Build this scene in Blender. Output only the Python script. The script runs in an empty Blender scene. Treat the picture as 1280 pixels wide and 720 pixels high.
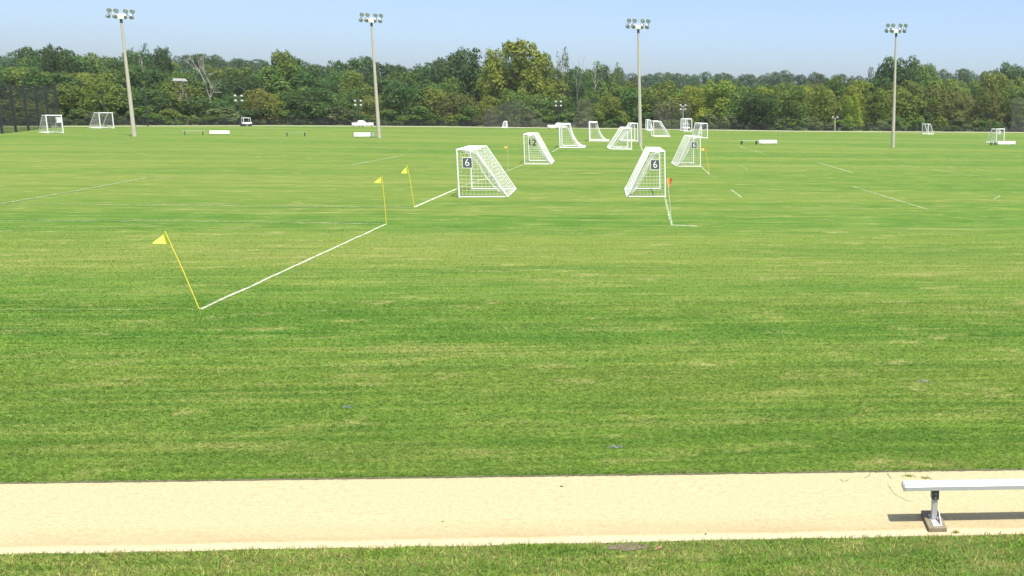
import bpy, math, random
import numpy as np
from mathutils import Vector, Matrix

scene = bpy.context.scene
col = scene.collection
rnd = random.Random(7)
R = math.radians

# ------------------------------------------------------------------ camera
F_PX, CX, CY = 1187.9, 1027.9, 360.0          # lens in pixels of a 1280 x 720 frame, principal point
PITCH, ROLL, CAM_H = 0.1829, -0.01666, 3.796
_F = np.array([0, math.cos(PITCH), -math.sin(PITCH)])
_U0 = np.array([0, math.sin(PITCH), math.cos(PITCH)])
_R0 = np.array([1.0, 0, 0])
_c, _s = math.cos(ROLL), math.sin(ROLL)
_R = _c * _R0 - _s * _U0
_U = _s * _R0 + _c * _U0
cam_data = bpy.data.cameras.new("camera")
cam = bpy.data.objects.new("camera", cam_data)
col.objects.link(cam)
cam_data.sensor_width = 36.0
cam_data.lens = F_PX / 1280 * 36.0
cam_data.shift_x = -(CX - 640) / 1280
cam_data.clip_start = 0.1
cam_data.clip_end = 6000
M = Matrix((( _R[0], _U[0], -_F[0], 0), (_R[1], _U[1], -_F[1], 0), (_R[2], _U[2], -_F[2], CAM_H), (0, 0, 0, 1)))
cam.matrix_world = M
scene.camera = cam

# ------------------------------------------------------------------ light
SUN_EL, SUN_ROT = R(66), R(138)
world = bpy.data.worlds.new("World")
scene.world = world
world.use_nodes = True
nt = world.node_tree
bg = nt.nodes["Background"]
sky = nt.nodes.new("ShaderNodeTexSky")
sky.sky_type = 'NISHITA'
sky.sun_disc = False
sky.sun_elevation = SUN_EL
sky.sun_rotation = SUN_ROT
sky.air_density = 0.65
sky.dust_density = 2.4
sky.ozone_density = 2.1
sky.altitude = 100
nt.links.new(sky.outputs[0], bg.inputs[0])
bg.inputs[1].default_value = 0.135
sun_d = bpy.data.lights.new("sun", 'SUN')
sun_d.energy = 3.9
sun_d.angle = R(0.53)
sun_d.color = (1.0, 0.955, 0.87)
sun = bpy.data.objects.new("sun", sun_d)
col.objects.link(sun)
_sd = Vector((math.sin(SUN_ROT) * math.cos(SUN_EL), math.cos(SUN_ROT) * math.cos(SUN_EL), math.sin(SUN_EL)))
sun.rotation_euler = _sd.to_track_quat('Z', 'Y').to_euler()
sun.location = (0, 0, 60)
scene.view_settings.view_transform = 'Standard'
scene.view_settings.look = 'None'
scene.view_settings.gamma = 1.0
scene.view_settings.exposure = 0.85
scene.cycles.max_bounces = 6
scene.cycles.transparent_max_bounces = 24
scene.cycles.volume_bounces = 0

# ------------------------------------------------------------------ measuring helpers
def ray(px, py):
    return _F * F_PX + _R * (px - CX) - _U * (py - CY)
def at(px, py, z=0.0):
    """point at height z seen at pixel px, py of the photograph"""
    d = ray(px, py)
    t = (z - CAM_H) / d[2]
    return np.array([d[0] * t, d[1] * t, z])
def height_at(P, px, py):
    """world height of the ray through px, py above the ground point P"""
    d = ray(px, py)
    t = math.hypot(P[0], P[1]) / math.hypot(d[0], d[1])
    return CAM_H + t * d[2]

# ------------------------------------------------------------------ object helpers
def link(o, parent=None):
    col.objects.link(o)
    if parent is not None:
        o.parent = parent
    return o
def tag(o, label=None, cat=None, group=None, kind=None):
    if label: o['label'] = label
    if cat: o['category'] = cat
    if group: o['group'] = group
    if kind: o['kind'] = kind
    return o
def thing(name, label, cat, loc, rz=0.0, group=None):
    o = bpy.data.objects.new(name, None)
    o.empty_display_size = 0.2
    link(o)
    o.location = Vector(loc)
    o.rotation_euler = (0, 0, rz)
    return tag(o, label, cat, group)
def copy_tree(o, parent=None):
    c = o.copy()
    link(c, parent)
    for ch in list(o.children):
        copy_tree(ch, c)
    return c

class MB:
    """collects shapes for one mesh object"""
    def __init__(self):
        self.v, self.f = [], []
    def add(self, vs, fs):
        n = len(self.v)
        self.v += [tuple(map(float, p)) for p in vs]
        self.f += [tuple(i + n for i in f) for f in fs]
        return self
    def box(self, lo, hi, bev=0.0):
        x0, y0, z0 = lo; x1, y1, z1 = hi
        b = min(bev, 0.45 * min(x1 - x0, y1 - y0, z1 - z0))
        if b <= 0:
            vs = [(x0,y0,z0),(x1,y0,z0),(x1,y1,z0),(x0,y1,z0),(x0,y0,z1),(x1,y0,z1),(x1,y1,z1),(x0,y1,z1)]
            return self.add(vs, [(0,3,2,1),(4,5,6,7),(0,1,5,4),(1,2,6,5),(2,3,7,6),(3,0,4,7)])
        def ring(i, z):
            return [(x0+i+b*(i<b),y0+i,z),(x1-i-b*(i<b),y0+i,z),(x1-i,y0+i+b*(i<b),z),(x1-i,y1-i-b*(i<b),z),
                    (x1-i-b*(i<b),y1-i,z),(x0+i+b*(i<b),y1-i,z),(x0+i,y1-i-b*(i<b),z),(x0+i,y0+i+b*(i<b),z)]
        vs = ring(b, z0) + ring(0, z0 + b) + ring(0, z1 - b) + ring(b, z1)
        fs = [tuple(range(7, -1, -1)), tuple(range(24, 32))]
        for k in range(3):
            for j in range(8):
                a, c = k * 8 + j, k * 8 + (j + 1) % 8
                fs.append((a, c, c + 8, a + 8))
        return self.add(vs, fs)
    def tube(self, pts, r, n=8, cap=True):
        pts = [Vector(p) for p in pts]
        rs = r if isinstance(r, (list, tuple)) else [r] * len(pts)
        vs, fs = [], []
        t0 = (pts[1] - pts[0]).normalized()
        up = Vector((0, 0, 1)) if abs(t0.z) < 0.9 else Vector((1, 0, 0))
        a = t0.cross(up).normalized()
        for i, p in enumerate(pts):
            t = ((pts[min(i + 1, len(pts) - 1)] - pts[max(i - 1, 0)])).normalized()
            a = (a - t * a.dot(t)).normalized()
            b = t.cross(a)
            for k in range(n):
                w = 2 * math.pi * k / n
                vs.append(p + (a * math.cos(w) + b * math.sin(w)) * rs[i])
        for i in range(len(pts) - 1):
            for k in range(n):
                fs.append((i*n+k, i*n+(k+1)%n, (i+1)*n+(k+1)%n, (i+1)*n+k))
        if cap:
            m_ = len(vs)        # cap rings of their own, so that the side shades smoothly
            vs += vs[:n] + vs[(len(pts)-1)*n:len(pts)*n]
            fs.append(tuple(m_ + k for k in range(n - 1, -1, -1)))
            fs.append(tuple(m_ + n + k for k in range(n)))
        return self.add(vs, fs)
    def lathe(self, prof, mat=None, n=16):
        """profile of (radius, z) turned about z, then moved by mat"""
        vs, fs = [], []
        for r_, z in prof:
            for k in range(n):
                w = 2 * math.pi * k / n
                p = Vector((r_ * math.cos(w), r_ * math.sin(w), z))
                vs.append(mat @ p if mat is not None else p)
        for i in range(len(prof) - 1):
            for k in range(n):
                fs.append((i*n+k, i*n+(k+1)%n, (i+1)*n+(k+1)%n, (i+1)*n+k))
        return self.add(vs, fs)
    def build(self, name, mat, parent=None, smooth=False):
        me = bpy.data.meshes.new(name)
        me.from_pydata(self.v, [], self.f)
        if mat: me.materials.append(mat)
        if smooth:
            me.polygons.foreach_set('use_smooth', [len(f) <= 4 for f in self.f])
        me.update()
        return link(bpy.data.objects.new(name, me), parent)

def np_mesh(name, verts, faces, mat, attr=None):
    """verts (N,3), faces (M,k)"""
    me = bpy.data.meshes.new(name)
    k = faces.shape[1]
    me.vertices.add(len(verts))
    me.vertices.foreach_set('co', verts.astype(np.float32).ravel())
    me.loops.add(faces.size)
    me.loops.foreach_set('vertex_index', faces.astype(np.int32).ravel())
    me.polygons.add(len(faces))
    me.polygons.foreach_set('loop_start', np.arange(0, faces.size, k, dtype=np.int32))
    me.update(calc_edges=True)
    if attr is not None:
        a = me.attributes.new('rnd', 'FLOAT', 'POINT')
        a.data.foreach_set('value', attr.astype(np.float32))
    me.materials.append(mat)
    return me

# ------------------------------------------------------------------ materials
def new_mat(name):
    m = bpy.data.materials.new(name)
    m.use_nodes = True
    n = m.node_tree.nodes
    return m, m.node_tree, n["Principled BSDF"], n["Material Output"]
def nd(t, typ, **kw):
    n = t.nodes.new(typ)
    for k, v in kw.items():
        if hasattr(n, k) and not k.startswith('i_'):
            setattr(n, k, v)
    return n
def noise(t, vec, scale, detail=3.0, rough=0.55):
    n = t.nodes.new("ShaderNodeTexNoise")
    n.inputs['Scale'].default_value = scale
    n.inputs['Detail'].default_value = detail
    n.inputs['Roughness'].default_value = rough
    if vec is not None: t.links.new(vec, n.inputs['Vector'])
    return n.outputs['Fac']
def mapping(t, vec, scale=(1, 1, 1), rot=(0, 0, 0), loc=(0, 0, 0)):
    n = t.nodes.new("ShaderNodeMapping")
    n.inputs['Scale'].default_value = scale
    n.inputs['Rotation'].default_value = rot
    n.inputs['Location'].default_value = loc
    t.links.new(vec, n.inputs['Vector'])
    return n.outputs[0]
def ramp(t, fac, stops):
    n = t.nodes.new("ShaderNodeValToRGB")
    e = n.color_ramp.elements
    while len(e) < len(stops): e.new(0.5)
    for el, (p, c) in zip(e, stops):
        el.position = p
        el.color = (c, c, c, 1) if not isinstance(c, tuple) else (*c, 1)
    t.links.new(fac, n.inputs[0])
    return n.outputs[0]
def mix(t, fac, a, b, mode='MIX'):
    n = t.nodes.new("ShaderNodeMix")
    n.data_type = 'RGBA'
    n.blend_type = mode
    for sock, v in ((n.inputs[0], fac), (n.inputs[6], a), (n.inputs[7], b)):
        if isinstance(v, (int, float)): sock.default_value = v
        elif isinstance(v, tuple): sock.default_value = (*v, 1)
        else: t.links.new(v, sock)
    return n.outputs[2]
def mth(t, op, a, b=None, clamp=False):
    n = t.nodes.new("ShaderNodeMath")
    n.operation = op
    n.use_clamp = clamp
    for i, v in enumerate((a, b)):
        if v is None: continue
        if isinstance(v, (int, float)): n.inputs[i].default_value = v
        else: t.links.new(v, n.inputs[i])
    return n.outputs[0]
def plain(name, c, rough=0.6, metal=0.0, var=0.12, scale=6.0):
    """a colour with slight grain and wear"""
    m, t, p, out = new_mat(name)
    tc = t.nodes.new("ShaderNodeTexCoord").outputs['Object']
    f = noise(t, tc, scale, 4)
    dark = tuple(x * (1 - var) for x in c)
    lite = tuple(min(1, x * (1 + var * 0.6)) for x in c)
    t.links.new(mix(t, f, dark, lite), p.inputs['Base Color'])
    p.inputs['Roughness'].default_value = rough
    p.inputs['Metallic'].default_value = metal
    return m

def turf_color(t):
    """colour of the mown turf at a world position: green with long dry streaks along the mowing direction"""
    g = t.nodes.new("ShaderNodeNewGeometry").outputs['Position']
    p = mapping(t, g, rot=(0, 0, R(-6)))
    wob = noise(t, mapping(t, p, scale=(0.08, 0.08, 0.08)), 1.0, 2)
    bands = noise(t, mapping(t, p, scale=(0.06, 0.50, 0.3), loc=(3.1, 1.7, 0)), 1.0, 3, 0.6)
    streak = noise(t, mapping(t, p, scale=(0.34, 2.6, 1.0), loc=(7, 2, 0)), 1.0, 4, 0.62)
    far_b = noise(t, mapping(t, p, scale=(0.012, 0.10, 0.1), loc=(1, 9, 0)), 1.0, 2)
    patch = noise(t, mapping(t, p, scale=(0.55, 1.3, 1.0), loc=(4, 4, 0)), 1.0, 4, 0.6)
    fine = noise(t, mapping(t, p, scale=(14, 34, 20)), 1.0, 3, 0.7)
    speck = noise(t, mapping(t, p, scale=(5, 14, 8), loc=(9, 3, 0)), 1.0, 3, 0.6)
    c = mix(t, ramp(t, patch, [(0.3, 0.0), (0.7, 1.0)]), (0.053, 0.136, 0.014), (0.112, 0.196, 0.026))
    c = mix(t, ramp(t, far_b, [(0.40, 0.0), (0.62, 0.8)]), c, (0.150, 0.204, 0.036))
    lush = mth(t, 'MULTIPLY', ramp(t, bands, [(0.30, 1.0), (0.48, 0.0)]), 0.45)
    c = mix(t, lush, c, (0.044, 0.130, 0.016))
    dry = mth(t, 'MULTIPLY', ramp(t, bands, [(0.50, 0.0), (0.66, 1.0)]), ramp(t, streak, [(0.40, 0.0), (0.64, 1.0)]))
    dry2 = mth(t, 'MULTIPLY', ramp(t, streak, [(0.56, 0.0), (0.76, 0.8)]), ramp(t, speck, [(0.35, 0.2), (0.65, 1.0)]))
    dry = mth(t, 'MAXIMUM', mth(t, 'MULTIPLY', mth(t, 'MULTIPLY', dry, ramp(t, patch, [(0.35, 0.25), (0.62, 1.0)])), 0.60), mth(t, 'MULTIPLY', dry2, 0.50))
    c = mix(t, dry, c, (0.270, 0.250, 0.088))
    thin = noise(t, mapping(t, p, scale=(0.30, 6.5, 1.0), loc=(5, 8, 0)), 1.0, 3, 0.6)
    c = mix(t, ramp(t, thin, [(0.38, 0.0), (0.62, 1.0)]), mix(t, 1.0, c, (0.84, 0.90, 0.84), 'MULTIPLY'), mix(t, 1.0, c, (1.20, 1.13, 1.16), 'MULTIPLY'))
    c = mix(t, mth(t, 'MULTIPLY', ramp(t, thin, [(0.60, 0.0), (0.74, 0.8)]), ramp(t, speck, [(0.40, 0.1), (0.62, 1.0)])), c, (0.30, 0.28, 0.11))
    pale = noise(t, mapping(t, p, scale=(0.7, 1.6, 1.0), loc=(8, 5, 0)), 1.0, 5, 0.7)
    c = mix(t, mth(t, 'MULTIPLY', ramp(t, pale, [(0.55, 0.0), (0.68, 0.85)]), ramp(t, speck, [(0.38, 0.1), (0.58, 1.0)])), c, (0.32, 0.30, 0.115))
    c = mix(t, ramp(t, fine, [(0.25, 0.0), (0.75, 1.0)]), mix(t, 1.0, c, (0.50, 0.54, 0.50), 'MULTIPLY'), mix(t, 1.0, c, (1.48, 1.44, 1.44), 'MULTIPLY'))
    return c, fine, speck, p

def make_turf():
    m, t, p, out = new_mat("mown_turf")
    c, fine, speck, pos = turf_color(t)
    t.links.new(c, p.inputs['Base Color'])
    p.inputs['Roughness'].default_value = 0.9
    p.inputs['Specular IOR Level'].default_value = 0.15
    b = t.nodes.new("ShaderNodeBump")
    b.inputs['Strength'].default_value = 0.7
    b.inputs['Distance'].default_value = 0.03
    t.links.new(mth(t, 'ADD', fine, speck), b.inputs['Height'])
    t.links.new(b.outputs[0], p.inputs['Normal'])
    return m
def make_blade(name, tint=(1, 1, 1), white=False, straw=0.0):
    m, t, p, out = new_mat(name)
    a = t.nodes.new("ShaderNodeAttribute"); a.attribute_name = 'rnd'
    f = a.outputs['Fac']
    if white:
        c = mix(t, f, (0.52, 0.56, 0.44), (0.80, 0.81, 0.74))
    else:
        c, fine, speck, pos = turf_color(t)
        c = mix(t, 1.0, c, tint, 'MULTIPLY')
        if straw:
            sp = noise(t, mapping(t, pos, scale=(1.1, 2.6, 1), loc=(2.3, 6.1, 0)), 1.0, 4, 0.65)
            c = mix(t, mth(t, 'MULTIPLY', ramp(t, sp, [(0.40, 0.0), (0.58, 1.0)]), straw), c, (0.31, 0.275, 0.115))
        c = mix(t, ramp(t, f, [(0.0, 0.0), (0.6, 0.28), (0.85, 1.0)]), mix(t, 1.0, c, (0.72, 0.84, 0.66), 'MULTIPLY'), mix(t, 1.0, c, (2.0, 1.95, 1.75), 'MULTIPLY'))
        c = mix(t, ramp(t, f, [(0.95, 0.0), (0.97, 0.6)]), c, (0.30, 0.28, 0.11))
    t.links.new(c, p.inputs['Base Color'])
    p.inputs['Roughness'].default_value = 0.6
    p.inputs['Specular IOR Level'].default_value = 0.25
    tr = t.nodes.new("ShaderNodeBsdfTranslucent")
    t.links.new(c, tr.inputs[0])
    mx = t.nodes.new("ShaderNodeMixShader")
    mx.inputs[0].default_value = 0.42
    t.links.new(p.outputs[0], mx.inputs[1]); t.links.new(tr.outputs[0], mx.inputs[2])
    t.links.new(mx.outputs[0], out.inputs[0])
    return m
def make_paint_line(name, cover):
    """white line paint on grass: paint shows where enough is left, turf elsewhere"""
    m, t, p, out = new_mat(name)
    c, fine, speck, pos = turf_color(t)
    w = noise(t, mapping(t, pos, scale=(2.2, 2.2, 2.2)), 1.0, 3)
    w2 = noise(t, mapping(t, pos, scale=(13, 13, 13), loc=(2, 2, 0)), 1.0, 3)
    k = mth(t, 'ADD', mth(t, 'MULTIPLY', w, 0.4), mth(t, 'MULTIPLY', w2, 0.6))
    fac = ramp(t, k, [(max(0.0, 0.62 - cover * 0.4), 0.0), (min(1.0, 0.86 - cover * 0.4), 1.0)])
    c2 = mix(t, fac, c, (0.58, 0.62, 0.46))
    t.links.new(c2, p.inputs['Base Color'])
    p.inputs['Roughness'].default_value = 0.85
    return m
def make_path():
    m, t, p, out = new_mat("cream_concrete")
    tc = t.nodes.new("ShaderNodeTexCoord").outputs['Object']
    sx = t.nodes.new("ShaderNodeSeparateXYZ"); t.links.new(tc, sx.inputs[0])
    y = sx.outputs[1]
    n1 = noise(t, mapping(t, tc, scale=(0.8, 2.2, 1)), 1.0, 4, 0.6)
    n2 = noise(t, mapping(t, tc, scale=(10, 16, 1)), 1.0, 4, 0.7)
    n3 = noise(t, mapping(t, tc, scale=(70, 90, 1)), 1.0, 3, 0.8)
    c = mix(t, n1, (0.400, 0.378, 0.228), (0.470, 0.452, 0.298))
    # brown soil stain along the near side, stopping short of a cleaner pale edge
    ywob = mth(t, 'ADD', y, mth(t, 'MULTIPLY', mth(t, 'SUBTRACT', noise(t, mapping(t, tc, scale=(1.3, 0.2, 1)), 1.0, 3), 0.5), 0.10))
    st = ramp(t, ywob, [(0.13, 0.0), (0.16, 0.75), (0.24, 0.45), (0.55, 0.0)])
    st = mth(t, 'MULTIPLY', st, ramp(t, n1, [(0.30, 0.15), (0.62, 1.0)]))
    c = mix(t, st, c, (0.36, 0.265, 0.15))
    st2 = mth(t, 'MULTIPLY', ramp(t, n2, [(0.46, 0.0), (0.72, 0.65)]), ramp(t, n1, [(0.40, 0.2), (0.60, 1.0)]))
    c = mix(t, st2, c, (0.37, 0.27, 0.15))
    clean = ramp(t, ywob, [(0.09, 1.0), (0.13, 0.0)])
    c = mix(t, mth(t, 'MULTIPLY', clean, 0.8), c, (0.52, 0.475, 0.33))
    c = mix(t, ramp(t, n3, [(0.3, 0.0), (0.7, 1.0)]), mix(t, 1.0, c, (0.82, 0.80, 0.76), 'MULTIPLY'), mix(t, 1.0, c, (1.10, 1.10, 1.10), 'MULTIPLY'))
    n4 = noise(t, mapping(t, tc, scale=(28, 45, 1), loc=(3, 3, 0)), 1.0, 4, 0.75)
    c = mix(t, ramp(t, n4, [(0.30, 0.0), (0.68, 1.0)]), mix(t, 1.0, c, (0.80, 0.73, 0.61), 'MULTIPLY'), mix(t, 1.0, c, (1.07, 1.08, 1.09), 'MULTIPLY'))
    t.links.new(c, p.inputs['Base Color'])
    p.inputs['Roughness'].default_value = 0.95
    p.inputs['Specular IOR Level'].default_value = 0.1
    b = t.nodes.new("ShaderNodeBump"); b.inputs['Strength'].default_value = 0.3; b.inputs['Distance'].default_value = 0.004
    t.links.new(mth(t, 'ADD', n3, n2), b.inputs['Height']); t.links.new(b.outputs[0], p.inputs['Normal'])
    return m
def make_leaf():
    m, t, p, out = new_mat("leaves")
    oi = t.nodes.new("ShaderNodeObjectInfo")
    a = t.nodes.new("ShaderNodeAttribute"); a.attribute_name = 'rnd'
    f = a.outputs['Fac']
    c0 = oi.outputs['Color']
    c = mix(t, f, mix(t, 1.0, c0, (0.72, 0.75, 0.70), 'MULTIPLY'), mix(t, 1.0, c0, (1.48, 1.46, 1.25), 'MULTIPLY'))
    t.links.new(c, p.inputs['Base Color'])
    p.inputs['Roughness'].default_value = 0.6
    p.inputs['Specular IOR Level'].default_value = 0.2
    tr = t.nodes.new("ShaderNodeBsdfTranslucent"); t.links.new(c, tr.inputs[0])
    mx = t.nodes.new("ShaderNodeMixShader"); mx.inputs[0].default_value = 0.42
    t.links.new(p.outputs[0], mx.inputs[1]); t.links.new(tr.outputs[0], mx.inputs[2])
    t.links.new(mx.outputs[0], out.inputs[0])
    return m
def make_netting(name, c, opacity):
    """fine mesh too small to see strand by strand: woven pattern averaged to partial cover"""
    m, t, p, out = new_mat(name)
    tc = t.nodes.new("ShaderNodeTexCoord").outputs['Object']
    f = noise(t, tc, 0.35, 3)
    p.inputs['Base Color'].default_value = (*c, 1)
    p.inputs['Roughness'].default_value = 0.9
    tr = t.nodes.new("ShaderNodeBsdfTransparent")
    mx = t.nodes.new("ShaderNodeMixShader")
    t.links.new(ramp(t, f, [(0.2, opacity * 0.8), (0.8, min(1, opacity * 1.2))]), mx.inputs[0])
    t.links.new(tr.outputs[0], mx.inputs[1]); t.links.new(p.outputs[0], mx.inputs[2])
    t.links.new(mx.outputs[0], out.inputs[0])
    return m

MAT = dict(
    turf=make_turf(), blade=make_blade("grass_blades"), verge=make_blade("verge_blades", (1.30, 1.08, 1.25), straw=0.85),
    white_blade=make_blade("painted_blades", white=True),
    line=make_paint_line("line_paint", 0.72), faded=make_paint_line("faded_line_paint", 0.45), faint=make_paint_line("faint_line_paint", 0.30),
    path=make_path(), leaf=make_leaf(),
    bark=plain("bark", (0.11, 0.085, 0.06), 0.9, 0, 0.4, 3), dead=plain("bleached_wood", (0.42, 0.38, 0.33), 0.8, 0, 0.3, 3),
    hill=plain("woodland_floor", (0.035, 0.045, 0.018), 1.0, 0, 0.4, 0.05),
    white=plain("white_enamel", (0.80, 0.80, 0.78), 0.4, 0, 0.08), net=plain("net_cord", (0.78, 0.78, 0.74), 0.8),
    pole=plain("pale_concrete", (0.46, 0.43, 0.34), 0.8, 0, 0.16, 2), galv=plain("galvanised_steel", (0.42, 0.43, 0.44), 0.45, 0.6),
    dark=plain("dark_fitting", (0.03, 0.035, 0.04), 0.5), refl=plain("reflector_shell", (0.36, 0.37, 0.38), 0.45, 0.2),
    lens=plain("lamp_lens", (0.62, 0.64, 0.66), 0.55), alu=plain("aluminium", (0.53, 0.54, 0.54), 0.5, 0.4, 0.10),
    alu_leg=plain("weathered_aluminium", (0.50, 0.50, 0.48), 0.5, 0.4, 0.12), wood=plain("weathered_timber", (0.22, 0.18, 0.12), 0.9, 0, 0.35, 18),
    yellow=plain("yellow_flag_cloth", (0.76, 0.85, 0.11), 0.7, 0, 0.05), yellow_pole=plain("yellow_pole", (0.68, 0.56, 0.05), 0.5),
    orange=plain("orange_flag_cloth", (0.85, 0.25, 0.06), 0.7, 0, 0.08), amber=plain("amber_flag_cloth", (0.85, 0.50, 0.10), 0.7, 0, 0.08),
    sign=plain("grey_sign_board", (0.075, 0.09, 0.085), 0.6), black=plain("black_figures", (0.02, 0.02, 0.022), 0.6),
    green_bench=plain("green_painted_steel", (0.17, 0.30, 0.22), 0.5), grey_bench=plain("grey_bench_metal", (0.45, 0.47, 0.42), 0.5, 0.2),
    backstop=make_netting("dark_windscreen_mesh", (0.018, 0.020, 0.018), 0.56), grey_net=make_netting("grey_net_mesh", (0.11, 0.105, 0.09), 0.26),
    shade_mesh=make_netting("shade_band_mesh", (0.02, 0.024, 0.02), 0.32), soil=plain("brown_soil", (0.15, 0.125, 0.075), 1, 0, 0.4, 25),
    gravel=plain("pale_dry_track", (0.38, 0.36, 0.24), 1, 0, 0.2, 0.8), crack=plain("crack_and_edge_shade", (0.13, 0.115, 0.075), 1, 0, 0.3, 20),
    dark_metal=plain("dark_bracket_metal", (0.10, 0.105, 0.11), 0.5, 0.3),
    dry_leaf=plain("dry_leaf", (0.09, 0.06, 0.035), 0.8, 0, 0.4, 30), roof=plain("pale_roof", (0.26, 0.255, 0.24), 0.7), wall=plain("house_wall", (0.22, 0.20, 0.165), 0.8),
    glass=plain("window_glass", (0.03, 0.04, 0.05), 0.1), rust=plain("terracotta", (0.42, 0.20, 0.13), 0.9, 0, 0.3, 30),
)

# ------------------------------------------------------------------ the setting: ground, path, lines
S = 1450.0
MB().add([(-S, -S, 0), (S, -S, 0), (S, S, 0), (-S, S, 0)], [(0, 1, 2, 3)]).build("field", MAT['turf'])
tag(bpy.data.objects['field'], kind='structure')

# concrete path across the foreground
PA, PB = at(0, 694), at(1280, 668)
QA, QB = at(0, 605.5), at(1280, 588)
pdir = (PB - PA) / np.linalg.norm(PB - PA)
pang = math.atan2(pdir[1], pdir[0])
pnor = np.array([-pdir[1], pdir[0], 0])
PW0, PW1 = (QA - PA) @ pnor, (QB - PB) @ pnor
L0, L1 = -7.0, 18.0
plen = np.linalg.norm(PB - PA)
def pw(x):
    return PW0 + (PW1 - PW0) * x / plen
pm = MB()
xs = np.linspace(L0, L1, 90)
jr = np.random.default_rng(3)
lo = jr.normal(0, 0.010, 90); hi = jr.normal(0, 0.005, 90)
vs, fs = [], []
for i, x in enumerate(xs):
    vs += [(x, lo[i], -0.05), (x, lo[i], 0.006), (x, pw(x) + hi[i], 0.006), (x, pw(x) + hi[i], -0.05)]
for i in range(89):
    a = i * 4
    for k in range(3):
        fs.append((a + k, a + 4 + k, a + 5 + k, a + 1 + k))
pm.add(vs, fs)
path = pm.build("path", MAT['path'])
path.location = PA; path.rotation_euler = (0, 0, pang)
tag(path, kind='structure')
def to_path(px, py):
    d = at(px, py) - PA
    return np.array([d @ pdir, d @ pnor])
def path_strip(name, pix, w, z=0.010, mat='crack'):
    """thin irregular strip lying on the path, a child of it"""
    pts = [to_path(*q) for q in pix]
    fine = []
    for a, b in zip(pts[:-1], pts[1:]):
        for k in range(5):
            fine.append(a + (b - a) * k / 5 + jr.normal(0, 0.006, 2))
    fine.append(pts[-1])
    m = MB(); vs = []
    for i, p in enumerate(fine):
        t = fine[min(i + 1, len(fine) - 1)] - fine[max(i - 1, 0)]
        n = np.array([-t[1], t[0]]) / (np.linalg.norm(t) + 1e-9)
        ww = w * (0.4 + 0.9 * jr.random())
        vs += [(*(p - n * ww / 2), z), (*(p + n * ww / 2), z)]
    m.add(vs, [(2*i, 2*i+2, 2*i+3, 2*i+1) for i in range(len(fine) - 1)])
    return m.build(name, MAT[mat], path)
path_strip("crack", [(1109, 606), (1117, 617), (1129, 625), (1141, 628)], 0.0045)
path_strip("crack", [(1050, 600), (1055, 603), (1061, 600)], 0.006)
path_strip("crack", [(1080, 598), (1086, 596), (1088, 591)], 0.007)
path_strip("crack", [(1109, 593), (1114, 599)], 0.008)

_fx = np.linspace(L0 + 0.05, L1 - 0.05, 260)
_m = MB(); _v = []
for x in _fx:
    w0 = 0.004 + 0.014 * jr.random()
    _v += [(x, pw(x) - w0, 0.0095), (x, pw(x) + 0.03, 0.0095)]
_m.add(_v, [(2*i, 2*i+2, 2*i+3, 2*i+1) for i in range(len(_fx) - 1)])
_m.build("edge_shade_soil", MAT['crack'], path)  # narrow dark strip: shade under the grass edge put into colour, with brown soil

# ------- painted lines
BL = []      # segments in which the standing blades are painted: (a, b, half width, share)
def line(name, pix, w, mat, share, label=None, z=0.006):
    pts = [at(*q) for q in pix]
    m = MB(); vs = []
    fine = []
    for a, b in zip(pts[:-1], pts[1:]):
        n = max(2, int(np.linalg.norm(b - a) / 0.5)); n = min(n, 80)
        for k in range(n):
            fine.append(a + (b - a) * k / n)
        BL.append((a, b, w / 2, share))
    fine.append(pts[-1])
    for i, p in enumerate(fine):
        t = fine[min(i + 1, len(fine) - 1)] - fine[max(i - 1, 0)]
        n = np.array([-t[1], t[0], 0]) / np.linalg.norm(t)
        p = p + n * jr.normal(0, w * 0.10)
        vs += [(p[0] - n[0]*w/2, p[1] - n[1]*w/2, z), (p[0] + n[0]*w/2, p[1] + n[1]*w/2, z)]
    m.add(vs, [(2*i, 2*i+2, 2*i+3, 2*i+1) for i in range(len(fine) - 1)])
    o = m.build(name, MAT[mat])
    return tag(o, label, kind='structure')
line("touchline", [(250, 387), (483, 280)], 0.066, 'line', 0.42)
line("touchline", [(518, 259), (571, 236)], 0.11, 'line', 0.6)
line("touchline", [(574, 234.5), (634, 214), (655, 205.5)], 0.11, 'faded', 0.5, z=0.010)
line("touchline", [(690, 190), (699, 185), (732, 177)], 0.18, 'faded', 0.5)
line("touchline", [(831, 246), (839.5, 281)], 0.085, 'faded', 0.5)
line("touchline", [(875, 207), (887, 218)], 0.11, 'faded', 0.5)
line("touchline", [(798, 175), (806, 194), (812, 206)], 0.15, 'faded', 0.5)
line("goal_line", [(839.5, 281.5), (871, 283)], 0.11, 'line', 0.6, z=0.010)
line("goal_line", [(248, 387.5), (120, 388), (-60, 388)], 0.04, 'faint', 0.10, z=0.010)
line("goal_line", [(481, 280), (240, 277), (-60, 276)], 0.085, 'faded', 0.3, z=0.010)
line("goal_line", [(516, 259.5), (250, 257), (-60, 255)], 0.10, 'faded', 0.3, z=0.010)
line("goal_line", [(887, 218.5), (960, 219)], 0.14, 'faint', 0.3, z=0.010)
line("penalty_line", [(0, 255), (95, 239), (185, 222)], 0.12, 'faded', 0.3, z=0.014)
line("penalty_line", [(185, 222), (330, 226)], 0.14, 'faint', 0.2, z=0.010)
line("penalty_line", [(1022, 203), (1066, 216)], 0.12, 'faded', 0.3)
line("penalty_line", [(1066, 233), (1160, 262)], 0.085, 'faded', 0.3)
line("penalty_line", [(914, 237), (927, 247)], 0.085, 'faded', 0.3)
line("penalty_line", [(925, 184), (952, 191)], 0.15, 'faded', 0.3)
line("penalty_line", [(440, 206), (505, 194)], 0.14, 'faded', 0.3)
line("penalty_line", [(1120, 206), (1200, 217), (1240, 222)], 0.18, 'faint', 0.3)
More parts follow.
